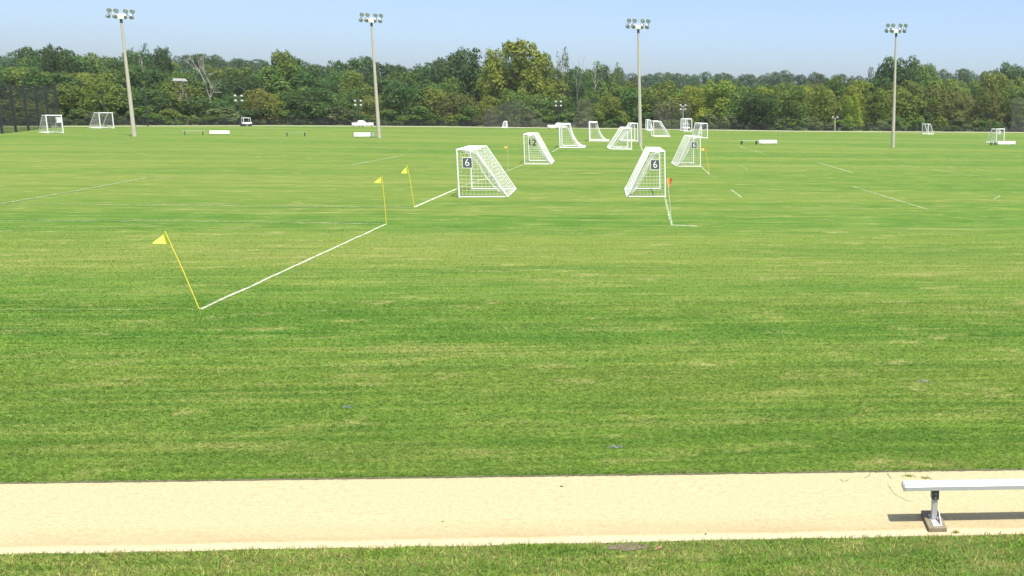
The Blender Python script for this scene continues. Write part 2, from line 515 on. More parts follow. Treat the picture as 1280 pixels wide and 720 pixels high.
line("penalty_line", [(1184, 208), (1195, 211)], 0.12, 'faint', 0.3)
line("penalty_line", [(925, 208), (934, 211)], 0.12, 'faint', 0.3)
line("penalty_line", [(1236, 243), (1250, 245), (1242, 249)], 0.08, 'faded', 0.3)
for q in ((322, 196), (386, 198), (1175, 196), (1188, 196.5), (845, 163), (834, 163)):
    line("paint_mark", [q, (q[0] + 3, q[1] + 0.2)], 0.4, 'faded', 0.3)
# pale dry track along the far edge of the field
EDGE = [(-330, 158.5), (0, 158.6), (150, 157.6), (300, 157.2), (470, 157.6), (640, 159.3), (800, 161.2), (1000, 164), (1280, 165.6), (1700, 169)]
def edge_y(px):
    return float(np.interp(px, [e[0] for e in EDGE], [e[1] for e in EDGE]))
tm = MB(); vs = []
for px in range(-320, 1701, 20):
    a, b = at(px, edge_y(px) + 0.55), at(px, edge_y(px) - 0.3)
    vs += [(a[0], a[1], 0.02), (b[0], b[1], 0.02)]
tm.add(vs, [(2*i, 2*i+2, 2*i+3, 2*i+1) for i in range(len(vs)//2 - 1)])
tag(tm.build("track", MAT['gravel']), kind='structure')

# ------- hill behind the trees
def edge_pt(px):
    return at(px, edge_y(px))
_az = []
for px in range(-1000, 3200, 20):
    e = edge_pt(px) if -330 <= px <= 1700 else at(px, edge_y(px))
    d = ray(px, edge_y(px))
    _az.append((math.atan2(d[0], d[1]), math.hypot(e[0], e[1])))
AZ = np.array(_az)
def edge_r(az):
    return np.interp(az, AZ[:, 0], AZ[:, 1])
def hill_z(x, y):
    r = math.hypot(x, y); az = math.atan2(x, y)
    s = r - float(edge_r(az)) - 14
    if s <= 0: return -0.3
    t = min(1.0, s / 420.0)
    h = 17.0 * (t * t * (3 - 2 * t)) + 0.5 * math.sin(x * 0.03) * t + 0.4 * math.sin(y * 0.05 + x * 0.02) * t
    return h + min(0.3, s * 0.02) - 0.25
hm = MB(); vs = []
NA, NR = 90, 40
for i in range(NA):
    az = AZ[0, 0] + (AZ[-1, 0] - AZ[0, 0]) * i / (NA - 1)
    r0 = float(edge_r(az)) + 8
    for j in range(NR):
        r = r0 + 900 * (j / (NR - 1)) ** 1.4
        x, y = r * math.sin(az), r * math.cos(az)
        vs.append((x, y, hill_z(x, y)))
fs = []
for i in range(NA - 1):
    for j in range(NR - 1):
        a = i * NR + j
        fs.append((a, a + NR, a + NR + 1, a + 1))
hm.add(vs, fs)
tag(hm.build("hill", MAT['hill'], smooth=True), kind='structure')

# ------------------------------------------------------------------ standing grass near the camera (uncountable: one object)
def seg_dist(P, a, b):
    ab = (b - a)[:2]; L = ab @ ab
    t = np.clip(((P - a[:2]) @ ab) / L, 0, 1)
    q = a[:2] + t[:, None] * ab
    return np.hypot(*(P - q).T)
def blades(name, zones, mat, label, seed, bare=()):
    g = np.random.default_rng(seed)
    V, RN, WV, WR = [], [], [], []
    for (s0, s1, dens, h, w, shape) in zones:
        # zone in path coordinates: s = metres beyond the near edge of the path
        xl, xr = -12 - max(s1, 0) * 1.05, 6 + max(s1, 0) * 0.42
        x_off = 6.9
        n = int((xr - xl) * (s1 - s0) * dens)
        x = g.uniform(xl, xr, n) + x_off; s = g.uniform(s0, s1, n)
        lim = pw(x) if shape == 'far' else None
        P = PA[:2] + x[:, None] * pdir[:2] + s[:, None] * pnor[:2]
        keep = (s > pw(x) - 0.028 + 0.05 * g.random(n)) if shape == 'far' else (s < 0.010 - 0.05 * g.random(n) ** 2)
        # inside a widened view
        ang = np.arctan2(P[:, 0], P[:, 1])
        keep &= (ang > -0.86) & (ang < 0.36)
        if shape == 'far' and s1 > 9:       # thin out into the plain turf
            keep &= g.random(n) < np.clip((s1 - s) / (s1 - s0) * 1.15 + 0.0, 0, 1) if s1 > 20 else True
        for (bx, bs, br, k) in bare:
            keep &= ~((np.hypot((x - bx) / br[0], (s - bs) / br[1]) < 1) & (g.random(n) < k))
        x, s, P = x[keep], s[keep], P[keep]
        n = len(P)
        edge = np.where(np.abs(s - pw(x)) < 0.10, 1.45, 1.0) if shape == 'far' else np.where(np.abs(s) < 0.08, 1.1, 1.0)
        hh = h * g.uniform(0.55, 1.25, n) * edge; ww = w * g.uniform(0.7, 1.3, n)
        th = g.uniform(0, 2 * np.pi, n); ph = g.uniform(0, 2 * np.pi, n)
        lean = hh * g.uniform(0.3, 1.9, n)
        if shape == 'far':      # mown turf lies over to one side or the other along the mower's run
            ph = pang + np.where(g.random(n) < 0.5, 0, np.pi) + g.normal(0, 0.55, n)
            th = ph + np.pi / 2 + g.normal(0, 0.4, n); hh = hh * 0.8
            lean = lean * 1.25
        else: lean = lean * 0.8
        d = np.stack([np.cos(th), np.sin(th)], 1) * ww[:, None] / 2
        b0 = np.column_stack([P - d, np.full(n, -0.002)]); b1 = np.column_stack([P + d, np.full(n, -0.002)])
        tip = np.column_stack([P + np.stack([np.cos(ph), np.sin(ph)], 1) * lean[:, None], hh])
        T = np.stack([b0, b1, tip], 1)
        r_ = g.random(n)
        white = np.zeros(n, bool)
        if shape == 'far':
            for (a, b, hw, share) in BL:
                if min(a[1], b[1]) > 42: continue
                dd = seg_dist(P, a, b)
                white |= (dd < hw * g.uniform(0.75, 1.2, n)) & (g.random(n) < share)
        V.append(T[~white]); RN.append(np.repeat(r_[~white], 3))
        WV.append(T[white]); WR.append(np.repeat(r_[white], 3))
    V = np.concatenate(V).reshape(-1, 3); RN = np.concatenate(RN)
    me = np_mesh(name, V, np.arange(len(V)).reshape(-1, 3), mat, RN)
    tag(link(bpy.data.objects.new(name, me)), label, 'grass', kind='stuff')
    WV = np.concatenate(WV).reshape(-1, 3)
    if len(WV):
        me = np_mesh("painted_grass", WV, np.arange(len(WV)).reshape(-1, 3), MAT['white_blade'], np.concatenate(WR))
        tag(link(bpy.data.objects.new("painted_grass", me)), "white painted grass blades along the near touchlines", 'line', kind='stuff')
blades("field_grass", [(1.3, 3.0, 3400, 0.034, 0.0075, 'far'), (3.0, 6.0, 1900, 0.036, 0.010, 'far'), (6.0, 11.0, 900, 0.034, 0.015, 'far'), (11.0, 24.0, 420, 0.022, 0.022, 'far')],
       MAT['blade'], "short mown green grass of the playing field beyond the path", 5)
bp = to_path(782, 693); bq = to_path(350, 692); br_ = to_path(870, 697)
blades("verge_grass", [(-3.2, 0.03, 3900, 0.038, 0.0085, 'near')], MAT['verge'], "scruffy green and straw coloured grass verge on the near side of the path", 6,
       bare=[(bp[0], -0.10, (0.22, 0.10), 0.6), (bq[0], -0.05, (0.12, 0.06), 0.4)])
# bare soil patches in the verge
def blob(name, c, rx, ry, z, mat, n=14, seed=0):
    g = np.random.default_rng(seed); vs = [(0, 0, z + 0.004)]
    for k in range(n):
        w = 2 * math.pi * k / n; q = g.uniform(0.7, 1.1)
        vs.append((rx * q * math.cos(w), ry * q * math.sin(w), z))
    o = MB().add(vs, [(0, 1 + k, 1 + (k + 1) % n) for k in range(n)]).build(name, MAT[mat])
    P = PA + c[0] * pdir + c[1] * pnor
    o.location = (P[0], P[1], 0); o.rotation_euler = (0, 0, pang)
    return tag(o, kind='structure')
blob("soil_patch", (bp[0], -0.10), 0.20, 0.08, 0.005, 'soil', seed=1)

# ------------------------------------------------------------------ trees
def crown_mesh(name, seed, n_lobe, cards, size, shape='round', z0=0.22, gap=0.0, core=0.72):
    """leaf-sized faces in clumps on many overlapping lobes; unit crown: width 1, height 1"""
    g = np.random.default_rng(seed)
    C, RA = [], []
    for i in range(n_lobe):
        for _ in range(60):
            z = g.uniform(z0, 0.93)
            u = (z - z0) / (1 - z0)
            if shape == 'round': rad = 0.5 * math.sqrt(max(0.0, 1 - (2 * u - 0.9) ** 2 * 0.85))
            elif shape == 'shrub': rad = 0.5 * math.sqrt(max(0.02, 1 - u ** 2.2))
            elif shape == 'tall': rad = 0.42 * (1 - 0.55 * u) * (0.6 + 0.8 * min(1, u * 4))
            else: rad = 0.5 * (0.35 + 0.65 * math.sin(math.pi * min(1, u * 0.9 + 0.1)))
            w = g.uniform(0, 2 * math.pi); q = rad * math.sqrt(g.uniform(0.05, 1)) * 0.80
            c = np.array([q * math.cos(w), q * math.sin(w), z])
            r_ = g.uniform(0.08, 0.17) * (1.0 if shape != 'airy' else 0.75)
            if z + r_ < 1.03: break
        C.append(c); RA.append(r_)
    C = np.array(C); RA = np.array(RA)
    w = RA ** 2; per = np.maximum(8, (cards * w / w.sum()).astype(int))
    V, A = [], []
    for i in range(n_lobe):
        n = per[i]
        d = g.normal(size=(n, 3)); d /= np.linalg.norm(d, axis=1)[:, None]
        d[:, 2] = np.where(d[:, 2] < -0.7, -d[:, 2], d[:, 2])
        rr = RA[i] * (0.62 + 0.42 * g.random(n) ** 0.6) * (1 + 0.18 * np.sin(d[:, 0] * 9 + i) * np.cos(d[:, 1] * 8 + d[:, 2] * 7))
        p = C[i] + d * rr[:, None] * np.array([1, 1, 1.12])
        ins = np.zeros(n, bool)
        for j in range(n_lobe):
            if j != i:
                ins |= np.linalg.norm((p - C[j]) / np.array([1, 1, 1.12]), axis=1) < RA[j] * core
        keep = ~ins
        if gap > 0: keep &= g.random(n) > gap
        p, d = p[keep], d[keep]; n = len(p)
        nn = d * 0.8 + g.normal(size=(n, 3)) * 0.42 + np.array([0, -0.0, 0.30]); nn /= np.linalg.norm(nn, axis=1)[:, None]
        a = np.cross(nn, g.normal(size=(n, 3))); a /= np.linalg.norm(a, axis=1)[:, None]
        b = np.cross(nn, a)
        s = size * g.uniform(0.6, 1.35, n)[:, None]
        q = np.stack([p - a * s, p - b * s * 0.6 + nn * s * 0.15, p + a * s, p + b * s * 0.6 + nn * s * 0.15], 1)
        V.append(q)
        lob = g.uniform(-0.12, 0.12)
        A.append(np.repeat(np.clip(g.normal(0.42, 0.2, n) + lob, 0, 1), 4))
    V = np.concatenate(V).reshape(-1, 3); A = np.concatenate(A)
    return np_mesh(name, V, np.arange(len(V)).reshape(-1, 4), MAT['leaf'], A)
def trunk_mesh(name, seed, mat, h=0.75, r=0.022, spread=0.30, n=6):
    g = np.random.default_rng(seed); m = MB()
    top = np.array([g.normal(0, 0.03), g.normal(0, 0.03), h])
    m.tube([(0, 0, -0.02), (top[0] * 0.4, top[1] * 0.4, h * 0.45), tuple(top)], [r, r * 0.72, r * 0.25], 7)
    for k in range(n):
        z = h * g.uniform(0.3, 0.85); w = 2 * math.pi * (k / n + g.uniform(-0.1, 0.1))
        f = z / h
        b = np.array([top[0] * f, top[1] * f, z]); L = spread * g.uniform(0.6, 1.1) * (1.15 - 0.5 * f)
        mid = b + np.array([math.cos(w) * L * 0.5, math.sin(w) * L * 0.5, 0.07])
        e = b + np.array([math.cos(w) * L, math.sin(w) * L, 0.20])
        m.tube([b, mid, e], [r * 0.5, r * 0.32, r * 0.1], 5)
    o_me = bpy.data.meshes.new(name); o_me.from_pydata(m.v, [], m.f); o_me.materials.append(MAT[mat])
    o_me.polygons.foreach_set('use_smooth', [True] * len(o_me.polygons))
    return o_me
def bare_mesh(name, seed, mat, depth=5, r0=0.026, spread=0.55, start=0.30, up=0.5):
    """forking leafless limbs, unit height"""
    g = np.random.default_rng(seed); m = MB()
    def grow(p, d, L, r, k):
        q = p + d * L * 0.5 + g.normal(0, 0.03 * L, 3); e = p + d * L
        m.tube([p, q, e], [r, r * 0.85, r * 0.66], 6 if k < 2 else 4)
        if k >= depth: return
        for _ in range(2 if g.random() < 0.7 else 3):
            nd_ = d + g.normal(0, spread, 3) + np.array([0, 0, up * 0.25]); nd_ /= np.linalg.norm(nd_)
            grow(e, nd_, L * g.uniform(0.62, 0.88), r * 0.62, k + 1)
    grow(np.array([0, 0, -0.02]), np.array([0.05, 0.0, 1.0]), start, r0, 0)
    V = np.array(m.v); V /= V[:, 2].max()
    V[:, :2] *= 0.5 / np.abs(V[:, :2]).max()
    m.v = [tuple(p) for p in V]
    o_me = bpy.data.meshes.new(name); o_me.from_pydata(m.v, [], m.f); o_me.materials.append(MAT[mat])
    return o_me
CROWN = {
    'round': [crown_mesh("crown", 11 + i, 38, 6000, 0.024, 'round', 0.20) for i in range(4)],
    'scrub': [crown_mesh("crown", 31 + i, 44, 6500, 0.023, 'shrub', 0.07) for i in range(4)],
    'bush': [crown_mesh("crown", 51 + i, 18, 2400, 0.038, 'shrub', 0.08) for i in range(3)],
    'airy': [crown_mesh("crown", 71 + i, 60, 7500, 0.022, 'airy', 0.12, 0.06, 0.5) for i in range(2)],
    'sparse': [crown_mesh("crown", 81 + i, 16, 1300, 0.022, 'tall', 0.30, 0.35, 0.4) for i in range(2)],
}
TRUNK = [trunk_mesh("trunk", 5 + i, 'bark') for i in range(3)]
PALE_TRUNK = trunk_mesh("trunk", 9, 'dead', 0.92, 0.016, 0.16, 9)
BARE = bare_mesh("trunk", 12, 'dead', 5, 0.030, 0.42, 0.30, 0.9)
BARE2 = bare_mesh("trunk", 21, 'dead', 4, 0.016, 0.30, 0.4)

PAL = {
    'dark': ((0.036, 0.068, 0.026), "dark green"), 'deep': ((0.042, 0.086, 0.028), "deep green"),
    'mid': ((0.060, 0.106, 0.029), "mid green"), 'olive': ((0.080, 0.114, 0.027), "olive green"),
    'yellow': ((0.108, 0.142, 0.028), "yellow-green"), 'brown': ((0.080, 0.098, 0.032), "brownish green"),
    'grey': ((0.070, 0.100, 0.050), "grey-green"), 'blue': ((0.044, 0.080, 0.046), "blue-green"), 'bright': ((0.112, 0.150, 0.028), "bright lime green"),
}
TREES = []
def tree(px, ytop, wpx, s, kind, hue, row, special=None, name=None):
    e = edge_pt(px); r = math.hypot(e[0], e[1])
    P = e * (1 + s / r)
    zb = max(0.0, hill_z(P[0], P[1])) if s > 14 else 0.0
    h = height_at(P, px, ytop) - zb
    w = wpx / F_PX * (r + s) * 0.93
    TREES.append(dict(px=px, P=P, zb=zb, h=max(h, 1.2), w=w, kind=kind, hue=hue, row=row, special=special, name=name))
SKY = [(-200,74),(0,73),(20,70),(45,63),(70,61),(85,60),(100,69),(115,66),(130,73),(145,68),(165,72),(178,66),(195,70),(212,66),(225,76),(240,69),(270,66),(290,73),(320,76),(345,71),(360,68),(385,79),(400,85),(420,80),(445,73),(465,72),(480,79),(495,82),(520,85),(535,80),(550,80),(575,72),(600,82),(620,70),(680,74),(700,88),(720,86),(735,86),(750,84),(765,83),(775,87),(800,94),(815,92),(850,90),(880,90),(910,92),(930,94),(960,92),(980,88),(1000,92),(1030,92),(1060,95),(1080,94),(1090,88),(1100,84),(1120,82),(1140,82),(1160,84),(1180,88),(1200,88),(1215,90),(1230,87),(1250,83),(1265,80),(1280,84),(1500,84)]
PA_ = [(-200,118),(0,118),(70,107),(110,104),(170,112),(230,112),(300,116),(350,112),(420,108),(480,104),(560,106),(620,110),(700,113),(790,112),(850,104),(920,98),(1000,104),(1090,112),(1180,102),(1280,108),(1500,108)]
PB_ = [(-200,92),(0,92),(60,82),(120,84),(200,84),(260,92),(330,94),(350,84),(420,92),(470,86),(540,92),(600,92),(700,97),(780,103),(860,108),(950,104),(1040,100),(1100,95),(1200,95),(1280,92),(1500,92)]
def ip(tab, x): return float(np.interp(x, [a for a, _ in tab], [b for _, b in tab]))
tr = random.Random(21)
x = -110
while x < 1400:      # bushes at the foot of the wood
    tree(x, edge_y(x) - tr.uniform(10, 25), tr.uniform(24, 44), tr.uniform(6, 11), 'bush', tr.choice(['mid', 'grey', 'olive', 'dark', 'mid', 'grey', 'deep']), 'bush')
    x += tr.uniform(15, 25)
x = -120
while x < 1410:      # scrub trees in front
    tree(x, ip(PA_, x) + tr.uniform(-4, 13), tr.uniform(44, 74), tr.uniform(13, 24), 'scrub', tr.choice(['olive', 'olive', 'mid', 'yellow', 'mid', 'deep', 'olive', 'brown'] if not 230 < x < 300 else ['dark', 'deep']), 'front')
    x += tr.uniform(24, 38)
x = -130
while x < 1410:      # middle trees
    tree(x, ip(PB_, x) + tr.uniform(-2, 10), tr.uniform(44, 70), tr.uniform(30, 58), tr.choice(['round', 'scrub', 'round']), tr.choice(['mid', 'deep', 'dark', 'olive', 'mid'] if x < 800 else ['olive', 'yellow', 'mid', 'olive', 'deep']), 'middle')
    x += tr.uniform(22, 34)
x = -130
while x < 1410:      # trees along the skyline
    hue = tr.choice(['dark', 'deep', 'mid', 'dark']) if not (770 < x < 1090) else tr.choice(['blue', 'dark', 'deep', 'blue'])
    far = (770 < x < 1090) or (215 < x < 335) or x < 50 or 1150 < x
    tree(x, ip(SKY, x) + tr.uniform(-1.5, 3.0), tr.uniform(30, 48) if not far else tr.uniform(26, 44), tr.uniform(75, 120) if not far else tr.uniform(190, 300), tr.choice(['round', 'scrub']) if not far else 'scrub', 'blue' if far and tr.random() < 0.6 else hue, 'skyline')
    x += tr.uniform(10, 17)
x = -60
while x < 1340:      # second rank below the skyline, fills the slope
    tree(x, ip(SKY, x) + tr.uniform(9, 17), tr.uniform(34, 54), tr.uniform(66, 110), 'round', tr.choice(['dark', 'deep', 'mid', 'blue', 'olive']), 'slope')
    x += tr.uniform(24, 36)
# trees one can pick out
tree(76, 58, 24, 62, 'round', 'dark', None, "dark rounded treetop standing highest above the black backstop netting")
tree(186, 56, 30, 60, 'sparse', 'dark', None, "tall sparse dark tree with pale bare limbs right of the leftmost light pole", 'sparse_tree')
tree(213, 62, 34, 64, 'airy', 'dark', None, "thin dark treetop second right of the leftmost light pole, twigs showing", 'sparse_tree')
tree(265, 66, 42, 29, 'bare', 'dark', None, "bleached leafless dead tree with forked white limbs against the dark hill", 'dead_tree')
tree(360, 66, 52, 52, 'airy', 'olive', None, "olive green tree topping the skyline between the two left light poles")
tree(396, 111, 66, 12, 'round', 'dark', None, "dark green round tree with visible trunk just left of the second light pole")
tree(585, 62, 62, 56, 'round', 'dark', None, "tall dense dark tree left of the tallest pale tree at the centre")
tree(562, 72, 40, 60, 'round', 'dark', None, "dark shoulder tree on the left flank of the tall dense dark tree")
tree(655, 53, 84, 40, 'airy', 'yellow', None, "tallest tree of the wood, pale yellow-green airy crown near the centre")
tree(622, 64, 50, 46, 'airy', 'bright', None, "pale lime crown leaning on the left side of the tallest tree")
tree(684, 68, 34, 44, 'airy', 'olive', None, "small olive crown on the right shoulder of the tallest tree")
tree(706, 60, 26, 42, 'sparse', 'brown', None, "half bare brownish tree leaning with dead twigs right of the tallest tree", 'sparse_tree')
tree(722, 66, 26, 48, 'bare2', 'dark', None, "pair of thin dead stems between the half bare brown tree and third pole", 'dead_tree')
tree(746, 77, 40, 52, 'sparse', 'mid', None, "wispy green treetop just left of the third light pole", 'sparse_tree')
tree(770, 79, 26, 56, 'sparse', 'mid', None, "small wispy treetop closest to the third light pole on the skyline", 'sparse_tree')
tree(1066, 117, 30, 10, 'scrub', 'bright', None, "bright lime green small tree standing out left of the rightmost light pole")
tree(1124, 72, 70, 70, 'round', 'deep', None, "large green treetop rising above the skyline behind the rightmost light pole")
tree(1148, 77, 50, 74, 'round', 'mid', None, "green shoulder of foliage right of the large treetop behind the rightmost pole")
tree(1258, 80, 56, 66, 'round', 'dark', None, "dark rounded tree on the skyline at the far right end of the wood")
tree(231, 100.5, 60, 19, 'scrub', 'olive', None, "olive green tree in front of the pale house, hiding its walls")
tree(950, 118, 74, 9, 'round', 'dark', None, "dark tree low in the wood above the right-hand white bench")
tree(325, 112, 46, 11, 'scrub', 'brown', None, "rusty brown-green scrub tree beside the small floodlight at the left")

ORD = "first second third fourth fifth sixth seventh eighth ninth tenth eleventh twelfth thirteenth fourteenth fifteenth sixteenth seventeenth eighteenth nineteenth twentieth twenty-first twenty-second twenty-third twenty-fourth twenty-fifth twenty-sixth twenty-seventh twenty-eighth".split()
POLE_X = [(168, "leftmost tall light pole"), (474, "second tall light pole"), (801, "third tall light pole"), (1116, "rightmost tall light pole")]
ROWTXT = {'bush': ('low {h} bush', 'foot of the wood', 'bush', 'shrub'), 'front': ('{h} scrub tree', 'front row', 'scrub_tree', 'tree'), 'middle': ('{h} tree', 'middle row', 'woodland_tree', 'tree'),
          'skyline': ('{h} treetop', 'on the skyline', 'woodland_tree', 'tree'), 'slope': ('{h} tree', 'just below the skyline', 'woodland_tree', 'tree')}
GROUPS = {'bush': 'bushes at the foot of the wood', 'front': 'scrub trees along the far edge of the field', 'middle': 'trees in the middle of the wood',
          'skyline': 'treetops along the skyline', 'slope': 'trees on the wooded slope', None: 'trees that stand out in the wood'}
count = {}
VIS = [t_ for t_ in TREES]
for t_ in sorted(TREES, key=lambda q: q['px']):
    row = t_['row']
    hue, word = PAL[t_['hue']]
    if t_['special']:
        label, nm, cat = t_['special'], t_['name'] or 'woodland_tree', 'tree'
    else:
        seg = [k for k, (px, _) in enumerate(POLE_X) if px <= t_['px']]
        where = "right of the " + POLE_X[seg[-1]][1] if seg else "left of the leftmost tall light pole"
        txt, rowtxt, nm, cat = ROWTXT[row]
        base = txt.format(h=word)
        key = (base, row, where)
        count[key] = count.get(key, 0) + 1
        label = f"{ORD[min(count[key], 28) - 1]} {base} {where}, {rowtxt}"
    o = thing(nm, label, cat, (t_['P'][0], t_['P'][1], t_['zb']), tr.uniform(0, 6.28) if not str(t_['kind']).startswith('bare') else 0.0, GROUPS[row])
    kind = t_['kind']
    sc = (t_['w'], t_['w'], t_['h'])
    v = tr.uniform(1.45, 2.2)
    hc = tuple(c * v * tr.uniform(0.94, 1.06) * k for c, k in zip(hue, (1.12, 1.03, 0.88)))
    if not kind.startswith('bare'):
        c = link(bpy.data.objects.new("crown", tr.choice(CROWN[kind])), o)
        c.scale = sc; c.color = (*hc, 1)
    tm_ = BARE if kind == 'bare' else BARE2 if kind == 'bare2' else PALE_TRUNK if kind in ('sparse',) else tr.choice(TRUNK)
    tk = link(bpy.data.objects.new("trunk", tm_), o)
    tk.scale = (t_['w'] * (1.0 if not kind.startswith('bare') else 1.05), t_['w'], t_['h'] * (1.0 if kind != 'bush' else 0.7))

# house showing through the trees on the left
e = edge_pt(230); r = math.hypot(e[0], e[1]); P = e * (1 + 27 / r)
hz0 = height_at(P, 230, 103.5); hz1 = height_at(P, 230, 96.5)
house = thing("house", "pale house half hidden in the trees left of the bleached dead tree", "house", (P[0], P[1], 0), math.atan2(-P[0], P[1]) + 0.15)
zc = height_at(P, 230, 101)
mb = MB(); mb.box((-0.85, -1.2, hill_z(P[0], P[1]) - 1), (0.85, 1.2, zc)); mb.build("wall", MAT['wall'], house)
mb = MB(); z2 = hz1 - 0.25
mb.add([(-1.1, -1.4, zc - 0.1), (1.1, -1.4, zc - 0.1), (1.1, 1.4, zc - 0.1), (-1.1, 1.4, zc - 0.1), (-0.95, 0, z2), (0.95, 0, z2)], [(0, 1, 5, 4), (2, 3, 4, 5), (0, 4, 3), (1, 2, 5), (3, 2, 1, 0)])
mb.build("roof", MAT['roof'], house)
for xx in (-0.45, 0.4):
    MB().box((xx - 0.25, -1.23, zc - 1.2), (xx + 0.25, -1.204, zc - 0.4)).build("window", MAT['glass'], house)

# ------------------------------------------------------------------ tall light poles
def light_pole(base, top_py, px_top, label):
    P = at(*base)
    h = height_at(P, px_top, top_py)
    o = thing("light_pole", label, "light pole", P, 0.0, "tall floodlight poles across the field")
    rz = math.atan2(-P[0], P[1])
    o.rotation_euler = (0, 0, rz)
    hp = h - 0.9
    MB().tube([(0, 0, -0.2), (0, 0, hp * 0.5), (0, 0, hp)], [0.215, 0.165, 0.11], 14).build("pole", MAT['pole'], o, True)
    MB().tube([(0, 0, hp), (0, 0, hp + 0.35)], [0.135, 0.11], 12).build("collar", MAT['dark'], o, True)
    MB().box((-0.30, -0.22, hp + 0.36), (0.26, 0.2, hp + 0.78), 0.04).build("junction_box", MAT['white'], o)
    mb = MB(); mb.tube([(-1.12, 0, h), (1.12, 0, h)], 0.04, 8); mb.build("crossarm", MAT['galv'], o)
    for sx in (-1, 1):
        MB().tube([(sx * 0.12, 0, hp + 0.7), (sx * 0.7, 0, h - 0.02)], 0.05, 8).build("brace", MAT['white'], o)
    for kx, x_ in enumerate((-1.0, -0.42, 0.42, 1.0)):
        for up in (1, 0):
            f = -1 if up else 1                       # upper lamps face the camera's side, lower ones the field beyond
            z = h + (0.33 if up else -0.27)
            yaw = (0.25 * x_ + (0.12 if up else -0.2)) * f
            aim = Vector((math.sin(yaw), f * math.cos(yaw), -0.55)).normalized()
            lamp = bpy.data.objects.new("floodlight", None); link(lamp, o)
            lamp.location = (x_ + (0.06 if up else -0.08), f * 0.12, z)
            q = aim.to_track_quat('Z', 'Y').to_matrix().to_4x4()
            prof = [(0.03, -0.25), (0.12, -0.21), (0.19, -0.11), (0.225, 0.03), (0.23, 0.06), (0.195, 0.045), (0.16, -0.09), (0.03, -0.16)]
            MB().lathe(prof, q, 16).build("reflector", MAT['refl'], lamp, True)
            MB().lathe([(0.001, 0.025), (0.13, 0.022), (0.192, 0.012)], q, 16).build("lens", MAT['lens'], lamp, True)
            MB().tube([q @ Vector((0, 0, -0.24)), q @ Vector((0, 0, -0.42))], 0.07, 10).build("housing", MAT['galv'], lamp, True)
            MB().tube([Vector((0, 0, 0)) + q @ Vector((0, 0, -0.32)), Vector((0, -f * 0.12, (h - z) * 0.96))], 0.025, 6).build("bracket", MAT['galv'], lamp)
    return o
light_pole((168, 170.5), 17.5, 151.5, "leftmost tall floodlight pole with eight lamps, near the two white goals at left")
light_pole((474, 172.5), 22.5, 464, "tall floodlight pole second from left, beside a low white bench")
light_pole((800.5, 181.5), 30.0, 797.5, "tall floodlight pole standing among the white goals right of centre")
light_pole((1116, 184), 35.5, 1121, "rightmost tall floodlight pole with eight lamps, standing alone on the grass")

def small_light(px, base_y, top_y, n, mat, label):
    e = at(px, base_y); r = math.hypot(e[0], e[1]); P = e
    h = height_at(P, px, top_y)
    o = thing("small_floodlight", label, "light pole", P, math.atan2(-P[0], P[1]), "small floodlights along the edge of the wood")
    MB().tube([(0, 0, -0.1), (0, 0, h)], [0.11, 0.08], 8).build("pole", MAT[mat], o, True)
    MB().tube([(-0.55, -0.02, h - 0.1), (0.55, -0.02, h - 0.1)], 0.04, 6).build("crossarm", MAT[mat], o)
    for sx in (-1, 1):
        for k in range(n // 2):
            MB().box((sx * 0.45 - 0.19, -0.22, h - 0.02 - k * 0.75), (sx * 0.45 + 0.19, -0.06, h + 0.27 - k * 0.75), 0.07).build("lamp", MAT['alu_leg'], o)
    if n == 4:
        MB().tube([(-0.55, -0.02, h - 0.75), (0.55, -0.02, h - 0.75)], 0.035, 6).build("lower_crossarm", MAT[mat], o)
    return o
small_light(301.5, 158, 121, 4, 'dark', "four-lamp small floodlight on a dark pole left of the rusty scrub tree")
small_light(449.5, 158, 127, 4, 'dark', "four-lamp small floodlight behind the white dugout left of the second pole")
small_light(699, 160.4, 128, 4, 'dark', "dim four-lamp small floodlight in front of dark trees at the centre")
small_light(854, 162.2, 132.5, 4, 'galv', "four-lamp small floodlight on a grey pole right of the third tall pole")
small_light(1043.5, 165, 147.5, 2, 'pole', "short two-lamp floodlight on a pale post left of the rightmost tall pole")

